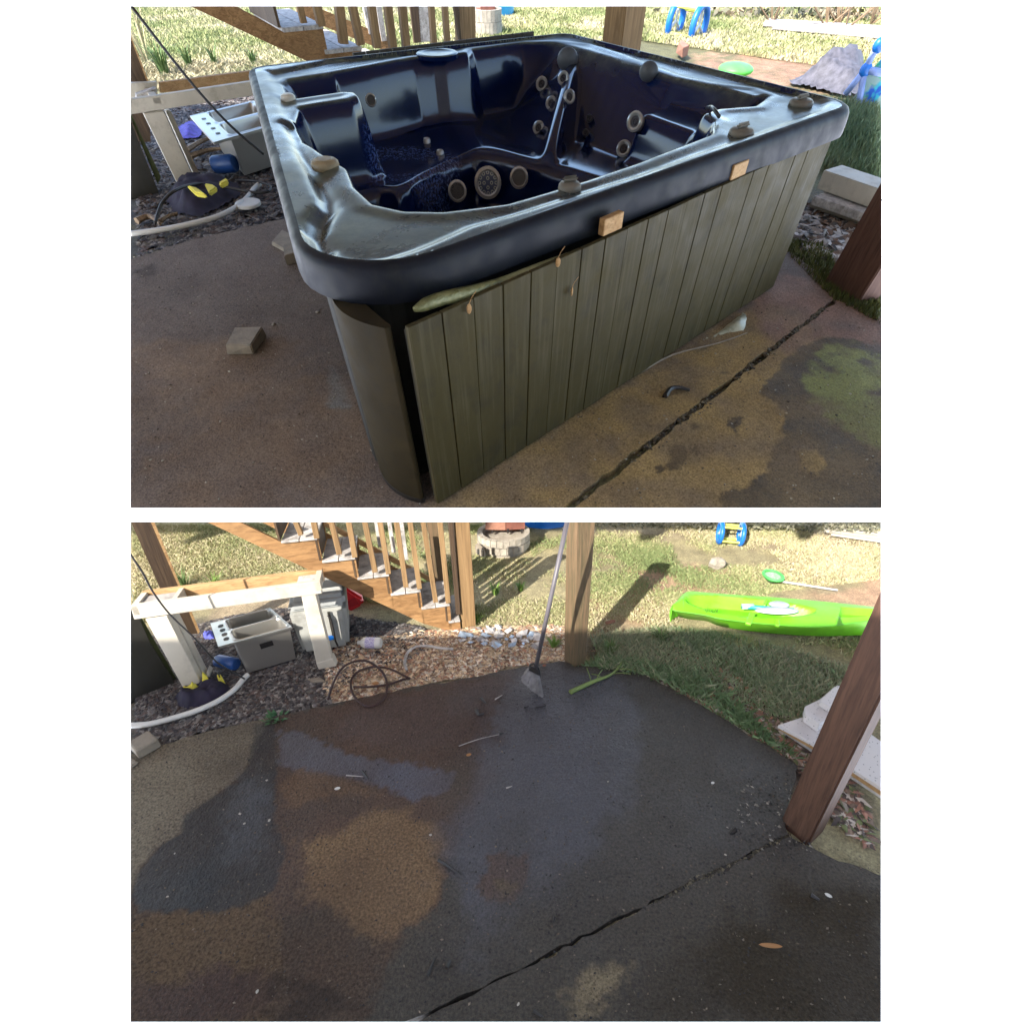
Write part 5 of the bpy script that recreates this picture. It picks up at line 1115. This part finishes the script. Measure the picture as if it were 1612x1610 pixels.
mb = MB(); prism(mb, S2, [zE(1262, 757), zE(1312, 748), zE(1312, 770), zE(1266, 778)], fl+cn*.01, cn, -cn*.008); mb.out('latch_pull', M_blue, None, co_)
# red sled behind the stairs
rp = S2.at(*zF(600, 600)); n = unit((S2.e-rp)*A3(1, 1, 0)); sl = thing(S2, 'red_sled', rp, 'bright red plastic sled lying behind the cooler under the stairs', 'sled'); M_red = plain('red_plastic', (.6, .02, .03), .4, var=.1)
mb = MB(); prism(mb, S2, [zF(480, 440), zF(560, 430), zF(700, 520), zF(690, 560), zF(600, 605), zF(560, 560)], rp-n*.04, n, -n*.12); mb.out('hull', M_red, None, sl, bevel=.012, smooth=40)
mb = MB(); prism(mb, S2, [zF(585, 535), zF(640, 505), zF(665, 545), zF(600, 570)], rp-n*.035, n, -n*.01); mb.out('recess', plain('dark_red', (.4, .01, .02), .5), None, sl)
# stairs
G0 = S2.at(735.3, 985); G1 = S2.at(493.9, 1019.5)
tr = [(zF(170, 145), zF(400, 125)), (zF(430, 270), zF(640, 250)), (zF(655, 380), zF(855, 355)), (zF(865, 478), zF(1055, 460)), (zF(1060, 568), zF(1240, 545)), (zF(1232, 655), zF(1305, 645))]
st2 = staircase(S2, G0, G1, [zF(-85, 130), zF(1130, 700)], tr, (zF(655, 380), zF(640, 235)),
    [(zF(295, 100), zF(263, 25), 7), (zF(397, 120), zF(378, 25), 8), (zF(540, 222), zF(490, 25), 8), (zF(638, 240), zF(600, 25), 8), (zF(766, 335), zF(702, 25), 8), (zF(852, 345), zF(798, 25), 8), (zF(962, 430), zF(902, 25), 8), (zF(1048, 440), zF(988, 25), 8), (zF(1150, 525), zF(1072, 25), 8), (zF(1230, 530), zF(1178, 25), 8)],
    [(zF(1322, 705), zF(1408, 690), zF(1270, 25), zF(1368, 25), (2, 24), M_stairV, 'newel_post'), (zF(1283, 615), zF(1310, 610), zF(1230, 25), zF(1262, 25), (-2, 14), M_postDk, 'inner_post')],
    'pine deck stairs with railing coming down beside the newel post in sunshine',
    [('lower_rail', zF(290, 40), zF(1270, 530), 13, M_stair), ('upper_rail', zF(440, 30), zF(1230, 450), 8, M_bare), ('baluster', zF(800, 180), zF(775, 25), 6, M_tread), ('baluster', zF(885, 215), zF(857, 25), 6, M_tread), ('baluster', zF(965, 262), zF(932, 25), 6, M_tread), ('post', zF(1190, 430), zF(1135, 25), 19, M_ppost)])
# broom leaning by the corner post
bb = S2.at(*zG(600, 1128)); n = unit((S2.e-bb)*A3(1, 1, 0)); br = thing(S2, 'broom', bb, 'grey angle broom standing bristles down beside the deck post', 'broom')
O_ = lambda x, y, off=0.: S2.on(*zG(x, y), bb+n*off, n)
mb = MB(); a, b = O_(575, 960), O_(778, 15); mb.tube([a, b+(b-a)*.02], .0072, 10); mb.out('handle', plain('grey_tube', (.10, .09, .10), .45), None, br, smooth=True)
M_brs = plain('bristle_grey', (.2, .19, .19), .8, var=.4, sc=40)
mb = MB(); mb.hexa([O_(530, 965, .012), O_(600, 1000, .012), O_(600, 1000, -.012), O_(530, 965, -.012)], [O_(545, 938, .008), O_(596, 965, .008), O_(596, 965, -.008), O_(545, 938, -.008)]); mb.out('head', M_rubber, None, br, bevel=.002)
mb = MB(); mb.tube(spline([O_(538, 955), O_(545, 930), O_(575, 928), O_(598, 965), O_(602, 1000)], 5), .004, 6); mb.out('frame', M_rubber, None, br, smooth=True)
mb = MB(); wq = [O_(532, 968, .009), O_(600, 1002, .009), O_(608, 1120, .016), O_(500, 1018, .016)]; mb.hexa(wq, [x-n*.02 if i_ < 2 else x-n*.034 for i_, x in enumerate(wq)]); mb.out('bristle_block', M_brs, None, br)
r = np.random.default_rng(2); mb = MB()
for i in range(650):
    t = r.random(); a = O_(530+70*t, 965+37*t, r.uniform(-.01, .01)); e_ = O_(490+126*t+r.normal(0, 4), 1022+108*t**.9+r.normal(0, 6), r.uniform(-.022, .022)); e_[2] = max(e_[2], .002); mb.bar(a, e_, .0026, .0026)
bs = mb.out('bristles', M_brs, None, br, clip=False); bs['kind'] = 'stuff'
# kayak
kx = lambda *L: [zH(*p) for p in L]
Fr = kx((222, 572), (260, 530), (330, 470), (470, 475), (620, 486), (900, 505), (1170, 528), (1500, 562), (1640, 578))
Nr = kx((222, 582), (262, 592), (320, 600), (450, 620), (560, 645), (830, 675), (1150, 692), (1440, 660), (1640, 628))
Bt = kx((228, 592), (262, 618), (330, 640), (450, 655), (560, 692), (830, 728), (1150, 748), (1440, 742), (1640, 715))
nS = 120; res = lambda L: spline(np.array(L), 15)
Fr, Nr, Bt = res(Fr), res(Nr), res(Bt); KH = .075; ky = thing(S2, 'kayak', S2.at(1200, 985), 'lime green plastic kayak lying on the lawn in full sun', 'kayak')
nt = 28; V = []
for i in range(len(Fr)):
    s_ = i/(len(Fr)-1); fade = sm(np.array([s_]), 0, .07)[0]; h = KH*(.45+.55*fade); a, b = S2.at(*Nr[i], h), S2.at(*Fr[i], h); kb = S2.at(*Bt[i], .0)
    a = A3(kb[0], kb[1], 0)+(a-kb)*A3(1, 1, 0)*.6+A3(0, 0, h); a = S2.at(*Nr[i], h)
    for j in range(nt+1):
        t = j/nt; p = a+(b-a)*t; crown = .012*math.sin(math.pi*t)*fade
        cen = .5; wd = .36*math.sin(math.pi*min(1, max(0, (s_-.24)/.5)))**.45 if .24 < s_ < .74 else 0
        dq = (wd-abs(t-cen)); rec = .055*sm(np.array([dq]), 0, .12)[0] if wd > 0 else 0
        rec += .03*sm(np.array([.25-abs(t-.5)]), 0, .1)[0]*(.80 < s_ < .93)
        rib = .006*(abs(t-.5) < .4)*math.sin(math.pi*t)*(s_ < .22)*(1-abs(t-.5)*2)
        V.append(p+A3(0, 0, crown-rec+rib))
m_ = nt+1; F = [(i*m_+j, i*m_+j+1, (i+1)*m_+j+1, (i+1)*m_+j) for i in range(len(Fr)-1) for j in range(nt)]; n0 = len(V)
for i in range(len(Fr)):
    a, b = V[i*m_], V[i*m_+nt]; kb = S2.at(*Bt[i], -.005); d_ = (b-a)*A3(1, 1, 0); g = kb+A3(0, 0, .0); V += [a*.5+g*.5+A3(0, 0, .01)-unit(d_+1e-9)*.006, g, b*A3(1, 1, 0)-d_*.08-A3(0, 0, .005)]
for i in range(len(Fr)-1):
    A_, B_ = n0+i*3, n0+i*3+3; F += [(i*m_, (i+1)*m_, B_, A_), (A_, B_, B_+1, A_+1), (A_+1, B_+1, B_+2, A_+2), (A_+2, B_+2, (i+1)*m_+nt, i*m_+nt)]
mb = MB(); mb.add(V, F); mb.out('hull', M_lime, None, ky, smooth=50)
def onk(u, v): return S2.at(*zH(u, v), KH+.012)
for (p, q_, w_) in (((718, 660), (745, 600), .022), ((905, 672), (900, 640), .016), ((820, 545), (835, 512), .012), ((845, 548), (858, 514), .012), ((870, 550), (882, 516), .012)):
    mb = MB(); mb.bar(onk(*p)-A3(0, 0, .012), onk(*q_)-A3(0, 0, .004), w_, .012); mb.out('strap_rib', M_lime, None, ky, bevel=.003)
# hand marking on the bow: a short scrawl like the photograph's
mb = MB()
for L in ([(447, 572), (452, 590)], [(458, 570), (462, 590), (468, 574), (476, 588)], [(484, 582), (492, 578)], [(498, 578), (506, 588)], [(510, 574), (518, 590), (524, 572)]):
    mb.tube([onk(*p)-A3(0, 0, .0055) for p in L], .0014, 4)
mb.out('marking', M_rubber, None, ky)
plain('lime_dark', (.10, .38, .02), .5)
mb = MB(); mb.tube([S2.at(*p_, KH*.99)+A3(0, 0, .002) for p_ in Nr[4:-2:3]], .003, 5); mb.out('gunwale_seam', bpy.data.materials['lime_dark'], None, ky, smooth=True)
# paddle across the cockpit
pd = thing(S2, 'kayak_paddle', onk(850, 590), 'teal and grey paddle lying across the lime green kayak', 'paddle')
mb = MB(); mb.tube([onk(672, 578)+A3(0, 0, .012), onk(1000, 600)+A3(0, 0, .012)], .009, 8); mb.out('shaft', plain('teal', (.02, .3, .36), .4), None, pd, smooth=True)
for (c_, l_) in (((890, 612), .085), ((905, 572), .04)):
    P_ = onk(*c_)+A3(0, 0, .018); mb = MB(); mb.ball(P_, (l_, .026, .006), 16, 6, rotz(-.06)); mb.out('blade', plain('paddle_grey', (.42, .45, .47), .5) if c_[1] == 612 else bpy.data.materials['paddle_grey'], None, pd, smooth=True)
mb = MB(); mb.tube([onk(672, 578)+A3(0, 0, .012), onk(745, 578)+A3(0, 0, .013)], .012, 8); mb.out('grip', bpy.data.materials['paddle_grey'], None, pd, smooth=True)
# net on a stick, rocks
c = S2.at(*zH(865, 400), .01); mb = MB(); net = thing(S2, 'hand_net', c, 'green hand net with pale stick lying on dirt beyond the kayak', 'net')
rr = np.linalg.norm(S2.at(*zH(918, 400))-S2.at(*zH(808, 400)))/2; P_ = [c+A3(rr*math.cos(t), rr*1.3*math.sin(t), .03) for t in np.arange(28)/28*6.283]; mb.tube(P_, .006, 6, closed=True); mb.out('hoop', plain('net_green', (.08, .6, .1), .5), None, net, smooth=True)
mb = MB(); mb.lathe(c, [(.001, -.0), (rr*.6, .004), (rr*1.05, .026)], 24, cap=False); mb.out('mesh', plain('net_light', (.2, .62, .22), .7, var=.4, sc=60), None, net, smooth=True)
mb = MB(); mb.tube([S2.at(*zH(918, 402), .012), S2.at(*zH(1282, 458), .008)], .005, 6); mb.out('stick', M_hose, None, net, smooth=True)
# things lying about site 2
pb = S2.at(*zF(730, 825)); a, b = S2.at(*zF(655, 790), .02), S2.at(*zF(805, 793), .02); ax = unit(b-a); L_ = np.linalg.norm(b-a)
bt = thing(S2, 'bottle', (a+b)/2*A3(1, 1, 0), 'white squeeze bottle with purple label lying on the bark', 'bottle')
mb = MB(); mb.lathe(a, [(.003, 0), (.008, .001), (.009, L_*.12), (.016, L_*.2), (.022, L_*.3), (.022, L_*.92), (.018, L_)], 18, ax); mb.out('body', M_hose, None, bt, smooth=40)
mb = MB(); mb.lathe(a, [(.0225, L_*.38), (.0226, L_*.39), (.0226, L_*.76), (.0225, L_*.77)], 18, ax, cap=False); m = Mat('bottle_label', rough=.5); m.set('Base Color', m.mix(m.ramp(m.noise(420, 2), [(.48, 0), (.55, 1)]), (.25, .2, .42), (.62, .6, .64))); mb.out('label', m.m, None, bt, smooth=True)
cord(S2, 'white_hose', [(196, 1142), (230, 1140), (265, 1132), (310, 1118), (345, 1102), (370, 1084), (382, 1070), (390, 1062)], .0095, M_hose, 'off-white plastic hose curving on dark gravel at the left of the swept patio', 'hose')
cord(S2, 'grey_hose', [zF(965, 960), zF(955, 910), zF(975, 850), zF(1030, 815), zF(1110, 812), zF(1180, 825), zF(1260, 830)], .0055, M_tread, 'thin pale hose bending over the straw below the stair foot', 'hose')
cord(S2, 'black_cable', [zF(468, 1150), zF(500, 1050)+(.05,), zF(550, 960)+(.09,), zF(620, 915)+(.1,), zF(700, 905)+(.09,), zF(760, 930)+(.06,), zF(815, 980)+(.03,), zF(842, 1050), zF(830, 1130), zF(780, 1180), zF(720, 1192), zF(660, 1160), zF(620, 1100), zF(615, 1030), zF(650, 980), zF(720, 950)+(.02,), zF(800, 945)+(.03,), zF(880, 965)+(.03,), zF(960, 1005)+(.015,), zF(985, 1018), zF(940, 1025), zF(860, 1052), zF(740, 1070), zF(630, 1070)], .0042, plain('brown_cable', (.035, .014, .012), .5), 'dark cable coiled in loops on the sunlit straw at the patio edge', 'cable', n=7, k=6)
mb = MB(); a = S2.at(*zE(750, 1020), .01); m1 = S2.face(*zE(400, 740), S2.at(*zE(500, 1000))); n = unit((S2.e-a)*A3(1, 1, 0)); P_ = [S2.on(*zE(*p), a+n*.04, n) for p in ((15, 222), (100, 350), (165, 470), (270, 610), (400, 735), (480, 820), (560, 905), (640, 960), (745, 1020))]
mb.tube(spline(P_, 5), .003, 6); mb.out('overhead_cord', M_rubber, S2, None, label='thin black cord slanting down across the bench to the mulch', cat='cord', smooth=True)
heap(S2, 'cloth_heap', [zE(290, 1110), zE(360, 1070), zE(560, 1010), zE(650, 1040), zE(655, 1100), zE(540, 1170), zE(380, 1200), zE(310, 1180)], .05, M_dcloth, 'dark navy crumpled cloth at the foot of the bench leg', 'cloth', 3)
heap(S2, 'yellow_cloth', [zE(340, 1095), zE(470, 1080), zE(480, 1045), zE(545, 1030), zE(560, 1070), zE(470, 1100), zE(430, 1122), zE(345, 1118)], .085, M_ycloth, 'bright yellow cloth scrap around the foot of the bench leg', 'cloth', 5)
heap(S2, 'yellow_cloth', [zE(580, 1060), zE(620, 1040), zE(628, 1052), zE(595, 1070)], .06, M_ycloth, 'small yellow cloth tip right of the bench leg foot', 'cloth', 6)
heap(S2, 'purple_net', [zE(470, 720), zE(540, 700), zE(560, 760), zE(480, 760)], .02, plain('blue_mesh', (.07, .08, .4), .8, var=.6, sc=40), 'bluish purple net scrap left of the steel sink', 'net', 9)
a = S2.at(*zE(650, 950), .0)+A3(0, 0, .025); ax = unit(S2.at(*zE(700, 950))-S2.at(*zE(600, 930))); mb = MB(); mb.lathe(a-ax*.05, [(.02, 0), (.024, .006), (.024, .085), (.02, .09)], 18, ax); mb.out('blue_can', M_can, S2, None, label='blue plastic can lying below the steel sink', cat='can', smooth=40)
block(S2, 'paver', [zE(22, 1470), zE(80, 1530), zE(222, 1450)], 1167., M_paver, 'tan paver with rounded corner lying at the left patio edge', 'paver', seed=3, jitter=.04, bevel=.004)
block(S2, 'paver', [zE(-20, 1560), zE(30, 1590), zE(78, 1560)], 1198., M_paver, 'partly visible paver nearest the bottom at the left edge', 'paver', seed=6, jitter=.04, bevel=.004)
block(S2, 'stone', [zE(1145, 1030), zE(1180, 1052), zE(1262, 1040)], 1068., M_paver, 'broken grey block in front of the right bench foot', 'stone', seed=11, jitter=.3, bevel=.005)
block(S2, 'brick', [zG(1010, 672), zG(1025, 680), zG(1085, 665)], 977., M_brickr, 'small red brick lying on the lawn right of the corner post', 'brick', seed=12)
block(S2, 'brick', [zG(612, 940), zG(622, 950), zG(650, 942)], 1045., M_brickr, 'orange brick chip on the slab just right of the broom', 'brick', seed=13)
p = S2.at(*zH(515, 305)); mb = MB(); mb.ball(p+A3(0, 0, .015), (.045, .03, .03), 9, 6); V = mb.v[0]; V += np.random.default_rng(3).normal(0, .004, V.shape); mb.out('rock', M_stone, S2, None, label='pale pinkish rock lying on the lawn beyond the kayak', cat='rock')
c = S2.at(792, 868); c = S2.at(793, 857); R_ = np.linalg.norm(S2.at(834, 857)-S2.at(752, 857))/2
fire_ring(S2, c, R_, .085, 'round stone fire ring in grass between newel post and corner post', None, None, 26)
pn = unit((S2.e-c)*A3(1, 1, 0)); bx = thing(S2, 'fire_box', c+A3(0, 0, .06), 'rusty reddish steel box on legs on the stone fire ring', 'fire box')
mb = MB(); prism(mb, S2, [zG(258, 75), zG(385, 78), zG(385, -10), zG(258, -10)], c, pn, -pn*.1); mb.out('body', M_brickr, None, bx)
mb = MB(); prism(mb, S2, [zG(385, 78), zG(508, 70), zG(508, -10), zG(385, -10)], c-pn*.004, pn, -pn*.1); mb.out('side', M_rust, None, bx)
for x_ in (300, 400, 490):
    mb = MB(); prism(mb, S2, [zG(x_-6, 98), zG(x_+6, 98), zG(x_+6, 70), zG(x_-6, 70)], c-pn*.002, pn, -pn*.012); mb.out('leg', M_rubber, None, bx)
block(S2, 'paver', [zG(195, 230), zG(245, 255), zG(268, 240)], 858., M_paver, 'upright grey block standing in grass left of the fire ring', 'paver', seed=14)
c = S2.at(860, 833); a, b = S2.at(826, 833), S2.at(896, 830); rad = np.linalg.norm(b-a)*.9; pl4 = thing(S2, 'paddling_pool', (a+b)/2, 'blue paddling pool wall behind the fire ring beyond the lawn', 'pool')
mb = MB(); mb.lathe((a+b)/2+A3(0, rad*.97, 0), [(rad, 0), (rad*1.02, .08), (rad, .2), (rad*.92, .2), (rad*.9, .1), (.01, .1)], 40); mb.out('wall', plain('pool_blue', (.005, .13, .55), .35, var=.15, sc=4), None, pl4, smooth=40)
A_ = S2.face(1134, 838, S2.at(1128, 850)); B_ = S2.face(1167, 841, S2.at(1160, 852)); reel_toy(S2, A_, B_, .048*1.15, 'blue wheel toy with yellow bars at the back of the lawn')
for i, L in enumerate(([(1298, 838), (1400, 850)], [(1308, 843), (1400, 856)], [(1300, 834), (1400, 844)])):
    a, b = S2.at(*L[0]), S2.at(*L[1]); d = unit(b-a); s_ = A3(-d[1], d[0], 0)*.03; mb = MB(); mb.hexa([a, b, b+s_, a+s_], [x+A3(0, 0, .012) for x in (a, b, b+s_, a+s_)])
    mb.out('white_plank', M_white, S2, None, label=['middle white plank at the back right of the lawn', 'nearest white plank at the back right of the lawn', 'farthest white plank at the back right of the lawn'][i], cat='plank')
# perforated white boards and lumber behind the slanting post
wb = thing(S2, 'pegboard_stack', S2.at(1300, 1160), 'stack of perforated off-white boards behind the slanting brown post', 'boards')
m = Mat('pegboard', rough=.7); v = m.vor(95); m.set('Base Color', m.mix(m.ramp(v, [(.12, 0), (.2, 1)]), (.2, .19, .18), (.62, .58, .56)))
def flat(L, z, h, nm, mt):
    P_ = [S2.at(*zH(*p), z) for p in L]; mb = MB(); mb.hexa(P_, [x+A3(0, 0, h) for x in P_]); return mb.out(nm, mt, None, wb, bevel=.001)
flat([(900, 1330), (1110, 1440), (1600, 1760), (1640, 1500), (1300, 1250), (1080, 1270)], .03, .012, 'board', m.m)
flat([(905, 1340), (1110, 1460), (1600, 1790), (1640, 1500), (1300, 1260), (1080, 1285)], .012, .014, 'board', M_bare)
flat([(930, 1360), (1110, 1480), (1600, 1810), (1640, 1500), (1300, 1270), (1080, 1300)], .0, .010, 'board', M_tread)
flat([(1062, 1292), (1150, 1355), (1300, 1250), (1250, 1110), (1160, 1190), (1060, 1240)], .045, .03, 'block', m.m)
flat([(1160, 1190), (1240, 1240), (1400, 1130), (1270, 1090)], .078, .02, 'block', m.m)
# stain smudge, sticks, leaves, crumbs on the slab
TW = [([zG(230, 1140), zG(245, 1160), zG(265, 1175)], .004), ([zG(320, 1150), zG(365, 1122)], .002), ([zG(200, 1220), zG(215, 1245), zG(250, 1240)], .005), ([zG(575, 1200), zG(610, 1196), zG(640, 1188), zG(625, 1176)], .0025), ([zG(505, 1200), zG(535, 1192)], .003), ([zG(345, 1368), zG(372, 1362)], .004), ([zG(90, 1445), zG(220, 1400), (790, 1155)], .0012), (([690, 1353], [705, 1362], [725, 1377]), .0035),
      ([(873, 1443), (871, 1452)], .003), ([(673, 1535), (684, 1507)], .003), ([(703, 1522), (709, 1510)], .004), ([(545, 1220), (572, 1222)], .0015), ([(570, 1213), (580, 1226)], .003), ([(1158, 1305), (1150, 1312)], .005), ([(840, 1590), (855, 1600)], .003), ([(1277, 1408), (1290, 1416)], .004), ([(797, 1240), (806, 1237)], .002)]
for i, (L, r_) in enumerate(TW):
    twig(S2, [tuple(p) for p in L], r_, M_rubber if r_ > .002 else M_tread, 'twig', ['short thick dark twig left of the broom head', 'fine twig right of the short thick one', 'forked dark bark crumb left of the broom', 'curled thin twig in front of the broom', 'tiny twig left of the curled one', 'dark crumb of bark on the wet slab', 'long hairline stem across the middle of the slab', 'black bent stick at the edge of the dry patch', 'dark crumb below the round brown stain', 'straw coloured splinter near the bottom of the joint', 'second splinter right of the straw coloured one', 'pale stem on the bluish wet patch', 'dark twig by the white chip on the slab', 'black clod near the foot of the slanting post', 'dark twig at the bottom edge of the slab', 'curled bark scrap left of the white chip at right', 'small pale splinter on the wet middle of the slab'][i], 'twig')
leaf(S2, 1213, 1488, 30, 6, -.1, plain('orange_leaf', (.35, .17, .06), .7), 'slim orange brown leaf on the dark slab at lower right')
leaf(S2, 738, 1188, 9, 6, .4, bpy.data.materials['orange_leaf'], 'small tan crumpled leaf on the slab below the broom')
leaf(S2, 531, 1241, 9, 5.5, .2, M_hose, 'white oval petal on the brown slab near the wet patch', name='petal'); leaf(S2, 1304, 1409, 9, 5, -.6, M_hose, 'white chip on the dark slab right of the joint', name='petal')
leaf(S2, 1122, 1232, 6, 4, .5, M_hose, 'white fleck on the slab near the far right edge', name='petal')
leaf(S2, *zF(770, 1050), 12, 8, .1, bpy.data.materials['orange_leaf'], 'orange leaf lying inside the cable loop')
pebbles(S2, 'pebble', [(420, 1228, 1.5), (424, 1291, 2), (378, 1281, 2), (385, 1296, 1.6), (275, 1343, 1.2), (264, 1411, 1.5), (405, 1560, 2), (678, 1314, 2), (816, 1580, 2), (1142, 1345, 1.6), (957, 1230, 1.4)], plain('chip_beige', (.4, .36, .3), .8), 'small pale chip of gravel lying on the swept patio slab', 'pebble', 'pale chips on the swept slab')
GRIT = [(206, 1190), (640, 1100), (900, 1060), (1050, 1100), (1250, 1210), (1240, 1310), (1387, 1360), (1387, 1608), (206, 1608)]
scatter_chips(S2, 'slab_grit', GRIT, 3200, .0019, [(.02, .017, .015), (.04, .03, .025), (.14, .11, .08), (.015, .014, .014), (.1, .07, .045)], 'scattered fine crumbs and grit all over the swept slab', 6, z0=.001, cat='grit', dens=lambda Q: fbm(Q, 3, 3)*.9)
scatter_chips(S2, 'joint_grit', [(636, 1616), (1240, 1308), (1250, 1318), (645, 1622)], 1500, .0042, [(.03, .022, .012), (.05, .04, .02), (.12, .1, .06), (.015, .012, .01)], 'dark crumbs packed in the diagonal joint of the slab', 5, z0=-.004, cat='grit')
scatter_chips(S2, 'post_grit', [(1180, 1220), (1240, 1225), (1235, 1310), (1320, 1330), (1330, 1350), (1230, 1360), (1130, 1310)], 160, .003, [(.02, .018, .016), (.05, .045, .04), (.25, .22, .18)], 'dark crumbs gathered round the foot of the slanting post', 7, z0=.001, cat='grit')
scatter_chips(S2, 'mulch', [(200, 1000), (330, 975), (440, 955), (560, 965), (700, 990), (640, 1040), (540, 1080), (520, 1110), (430, 1128), (300, 1158), (196, 1188)], 30000, .0078, [(.03, .025, .026), (.06, .052, .05), (.10, .088, .082), (.18, .16, .14), (.075, .05, .04)], 'dark wood chips and gravel under the bench and the stairs', 1, flat=.35, long=1.8, z0=-.012, cat='mulch')
scatter_chips(S2, 'bark_litter', [(520, 1020), (560, 1000), (700, 985), (900, 985), (885, 1036), (820, 1046), (640, 1080), (530, 1104), (505, 1080)], 15000, .0062, [(.42, .3, .18), (.5, .38, .24), (.3, .15, .09), (.2, .14, .1), (.55, .48, .38)], 'sunlit straw and bark chips along the far slab edge', 2, flat=.25, long=2.2, z0=-.010, cat='bark litter')
scatter_chips(S2, 'leaf_litter', [(930, 1020), (1060, 1010), (1230, 1100), (1300, 1180), (1387, 1280), (1387, 1340), (1320, 1300), (1262, 1200), (1130, 1120), (1010, 1056)], 6500, .0095, [(.09, .065, .055), (.2, .14, .1), (.42, .37, .31), (.13, .15, .06), (.32, .16, .11)], 'brown leaf litter and twigs along the right slab edge', 3, flat=.22, long=2.4, z0=-.010, cat='leaf litter')
scatter_chips(S2, 'rubble', [(720, 990), (760, 985), (850, 1000), (850, 1015), (760, 1020), (715, 1012)], 70, .017, [(.55, .52, .48), (.45, .42, .4), (.4, .5, .62)], 'pale rubble and plastic scraps in the sun below the newel post', 4, flat=.4, long=1.4, z0=-.003, cat='rubble')
GL = [(.17, .22, .08), (.29, .31, .13), (.43, .39, .21), (.54, .45, .31)]; GS = [(.10, .17, .07), (.17, .25, .11), (.26, .3, .17), (.36, .33, .21)]  # GL sunlit tint, GS shaded tint: the light is in the grass colour
scatter_blades(S2, 'lawn_grass', [(190, 818), (1400, 818), (1400, 905), (1200, 930), (1380, 1000), (1360, 1060), (1080, 1000), (880, 1010), (740, 985), (640, 950), (420, 925), (200, 965)], 120000, .015, .0032, GL, 'patchy sunlit lawn of yellow-green grass around the kayak', 3, bend=1.4, dens=lambda Q: fbm(Q, 4.2, 4)*2.6-1.05)
scatter_blades(S2, 'thick_grass', [(190, 820), (500, 820), (640, 930), (480, 915), (330, 930), (200, 985)], 45000, .017, .0034, GL, 'thick bright lawn behind the bench at upper left', 8, bend=1.2, dens=lambda Q: .4+fbm(Q, 2, 4))
scatter_blades(S2, 'shade_grass', [(930, 1000), (1040, 985), (1180, 1000), (1345, 1055), (1345, 1165), (1200, 1120), (1060, 1070), (950, 1050)], 22000, .028, .0036, GS, 'bluish green weeds in the shade right of the corner post', 5, dens=lambda Q: fbm(Q, 4.5, 9)*1.8-.45, bend=.9)
scatter_blades(S2, 'edge_weeds', [(905, 1045), (960, 1030), (1100, 1060), (1260, 1195), (1200, 1165), (1050, 1075), (1000, 1058)], 3500, .035, .004, GS, 'thin weeds along the right slab edge', 6, bend=1.3)
for i, (u_, v_, n_, h_, s_) in enumerate(((292, 925, 60, .11, 1), (340, 925, 40, .09, 2), (1000-250, 980, 60, .06, 3), (780, 935, 70, .06, 4), (872, 1020, 80, .055, 5), (960, 1030, 60, .07, 6), (800, 865, 70, .09, 7), (1040, 1010, 50, .07, 8), (820, 930, 60, .05, 9))):
    tuft(S2, 'grass_tuft', u_, v_, n_, h_, .004, 0, ['tall green tuft behind the left end of the bench', 'second green tuft right of the tall one behind the bench', 'short grass tuft at the foot of the newel post', 'broad leaved tuft right of the newel post', 'bright green tuft between broom and corner post', 'leafy tuft on the right side of the corner post', 'wispy bluish tuft in front of the fire ring', 'shaded tuft right of the corner post near the litter', 'light green tuft between newel post and corner post'][i], seed=s_, mat=bpy.data.materials['tuft_green'] if i in (0, 5, 7) else (plain('tuft_bright', (.14, .24, .04), .8) if 'tuft_bright' not in bpy.data.materials else bpy.data.materials['tuft_bright']), spread=.6)
o = tuft(S2, 'leafy_weed', *zF(140, 1295), 22, .05, .016, 0, 'small leafy green weed growing at the left slab edge', seed=5, mat=plain('weed_green', (.05, .13, .045), .7), spread=1.4)
# long pulled weed lying on the slab by the corner post
wd = thing(S2, 'pulled_weed', S2.at(940, 1070), 'long green pulled weed lying across the far slab corner', 'weed'); mb = MB()
mb.tube(spline([S2.at(*zG(*p), .006) for p in ((795, 1105), (880, 1065), (960, 1030), (1040, 1000), (1090, 960), (1130, 905))], 5), np.linspace(.009, .003, 26), 6); mb.out('stem', plain('stem_green', (.16, .22, .06), .7), None, wd, smooth=True)
for k, (a_, b_) in enumerate((((930, 1045), (900, 950)), ((1000, 1015), (930, 990)), ((1050, 990), (1180, 990)), ((1090, 960), (1210, 970)), ((960, 1030), (1000, 960)))):
    mb = MB(); mb.tube(spline([S2.at(*zG(*a_), .006), S2.at(*zG((a_[0]+b_[0])/2, (a_[1]+b_[1])/2-8), .012), S2.at(*zG(*b_), .004)], 4), .0018, 4); mb.out('shoot', bpy.data.materials['stem_green'], None, wd)
undergrowth(S2, 'undergrowth', [(880, 830), (1480, 846), (1480, 812), (880, 812)], 9000, .06, .011, [(.05, .06, .03), (.16, .16, .1), (.3, .28, .2), (.14, .17, .07)], 'pale tangled brush along the far edge of the lawn', 14)
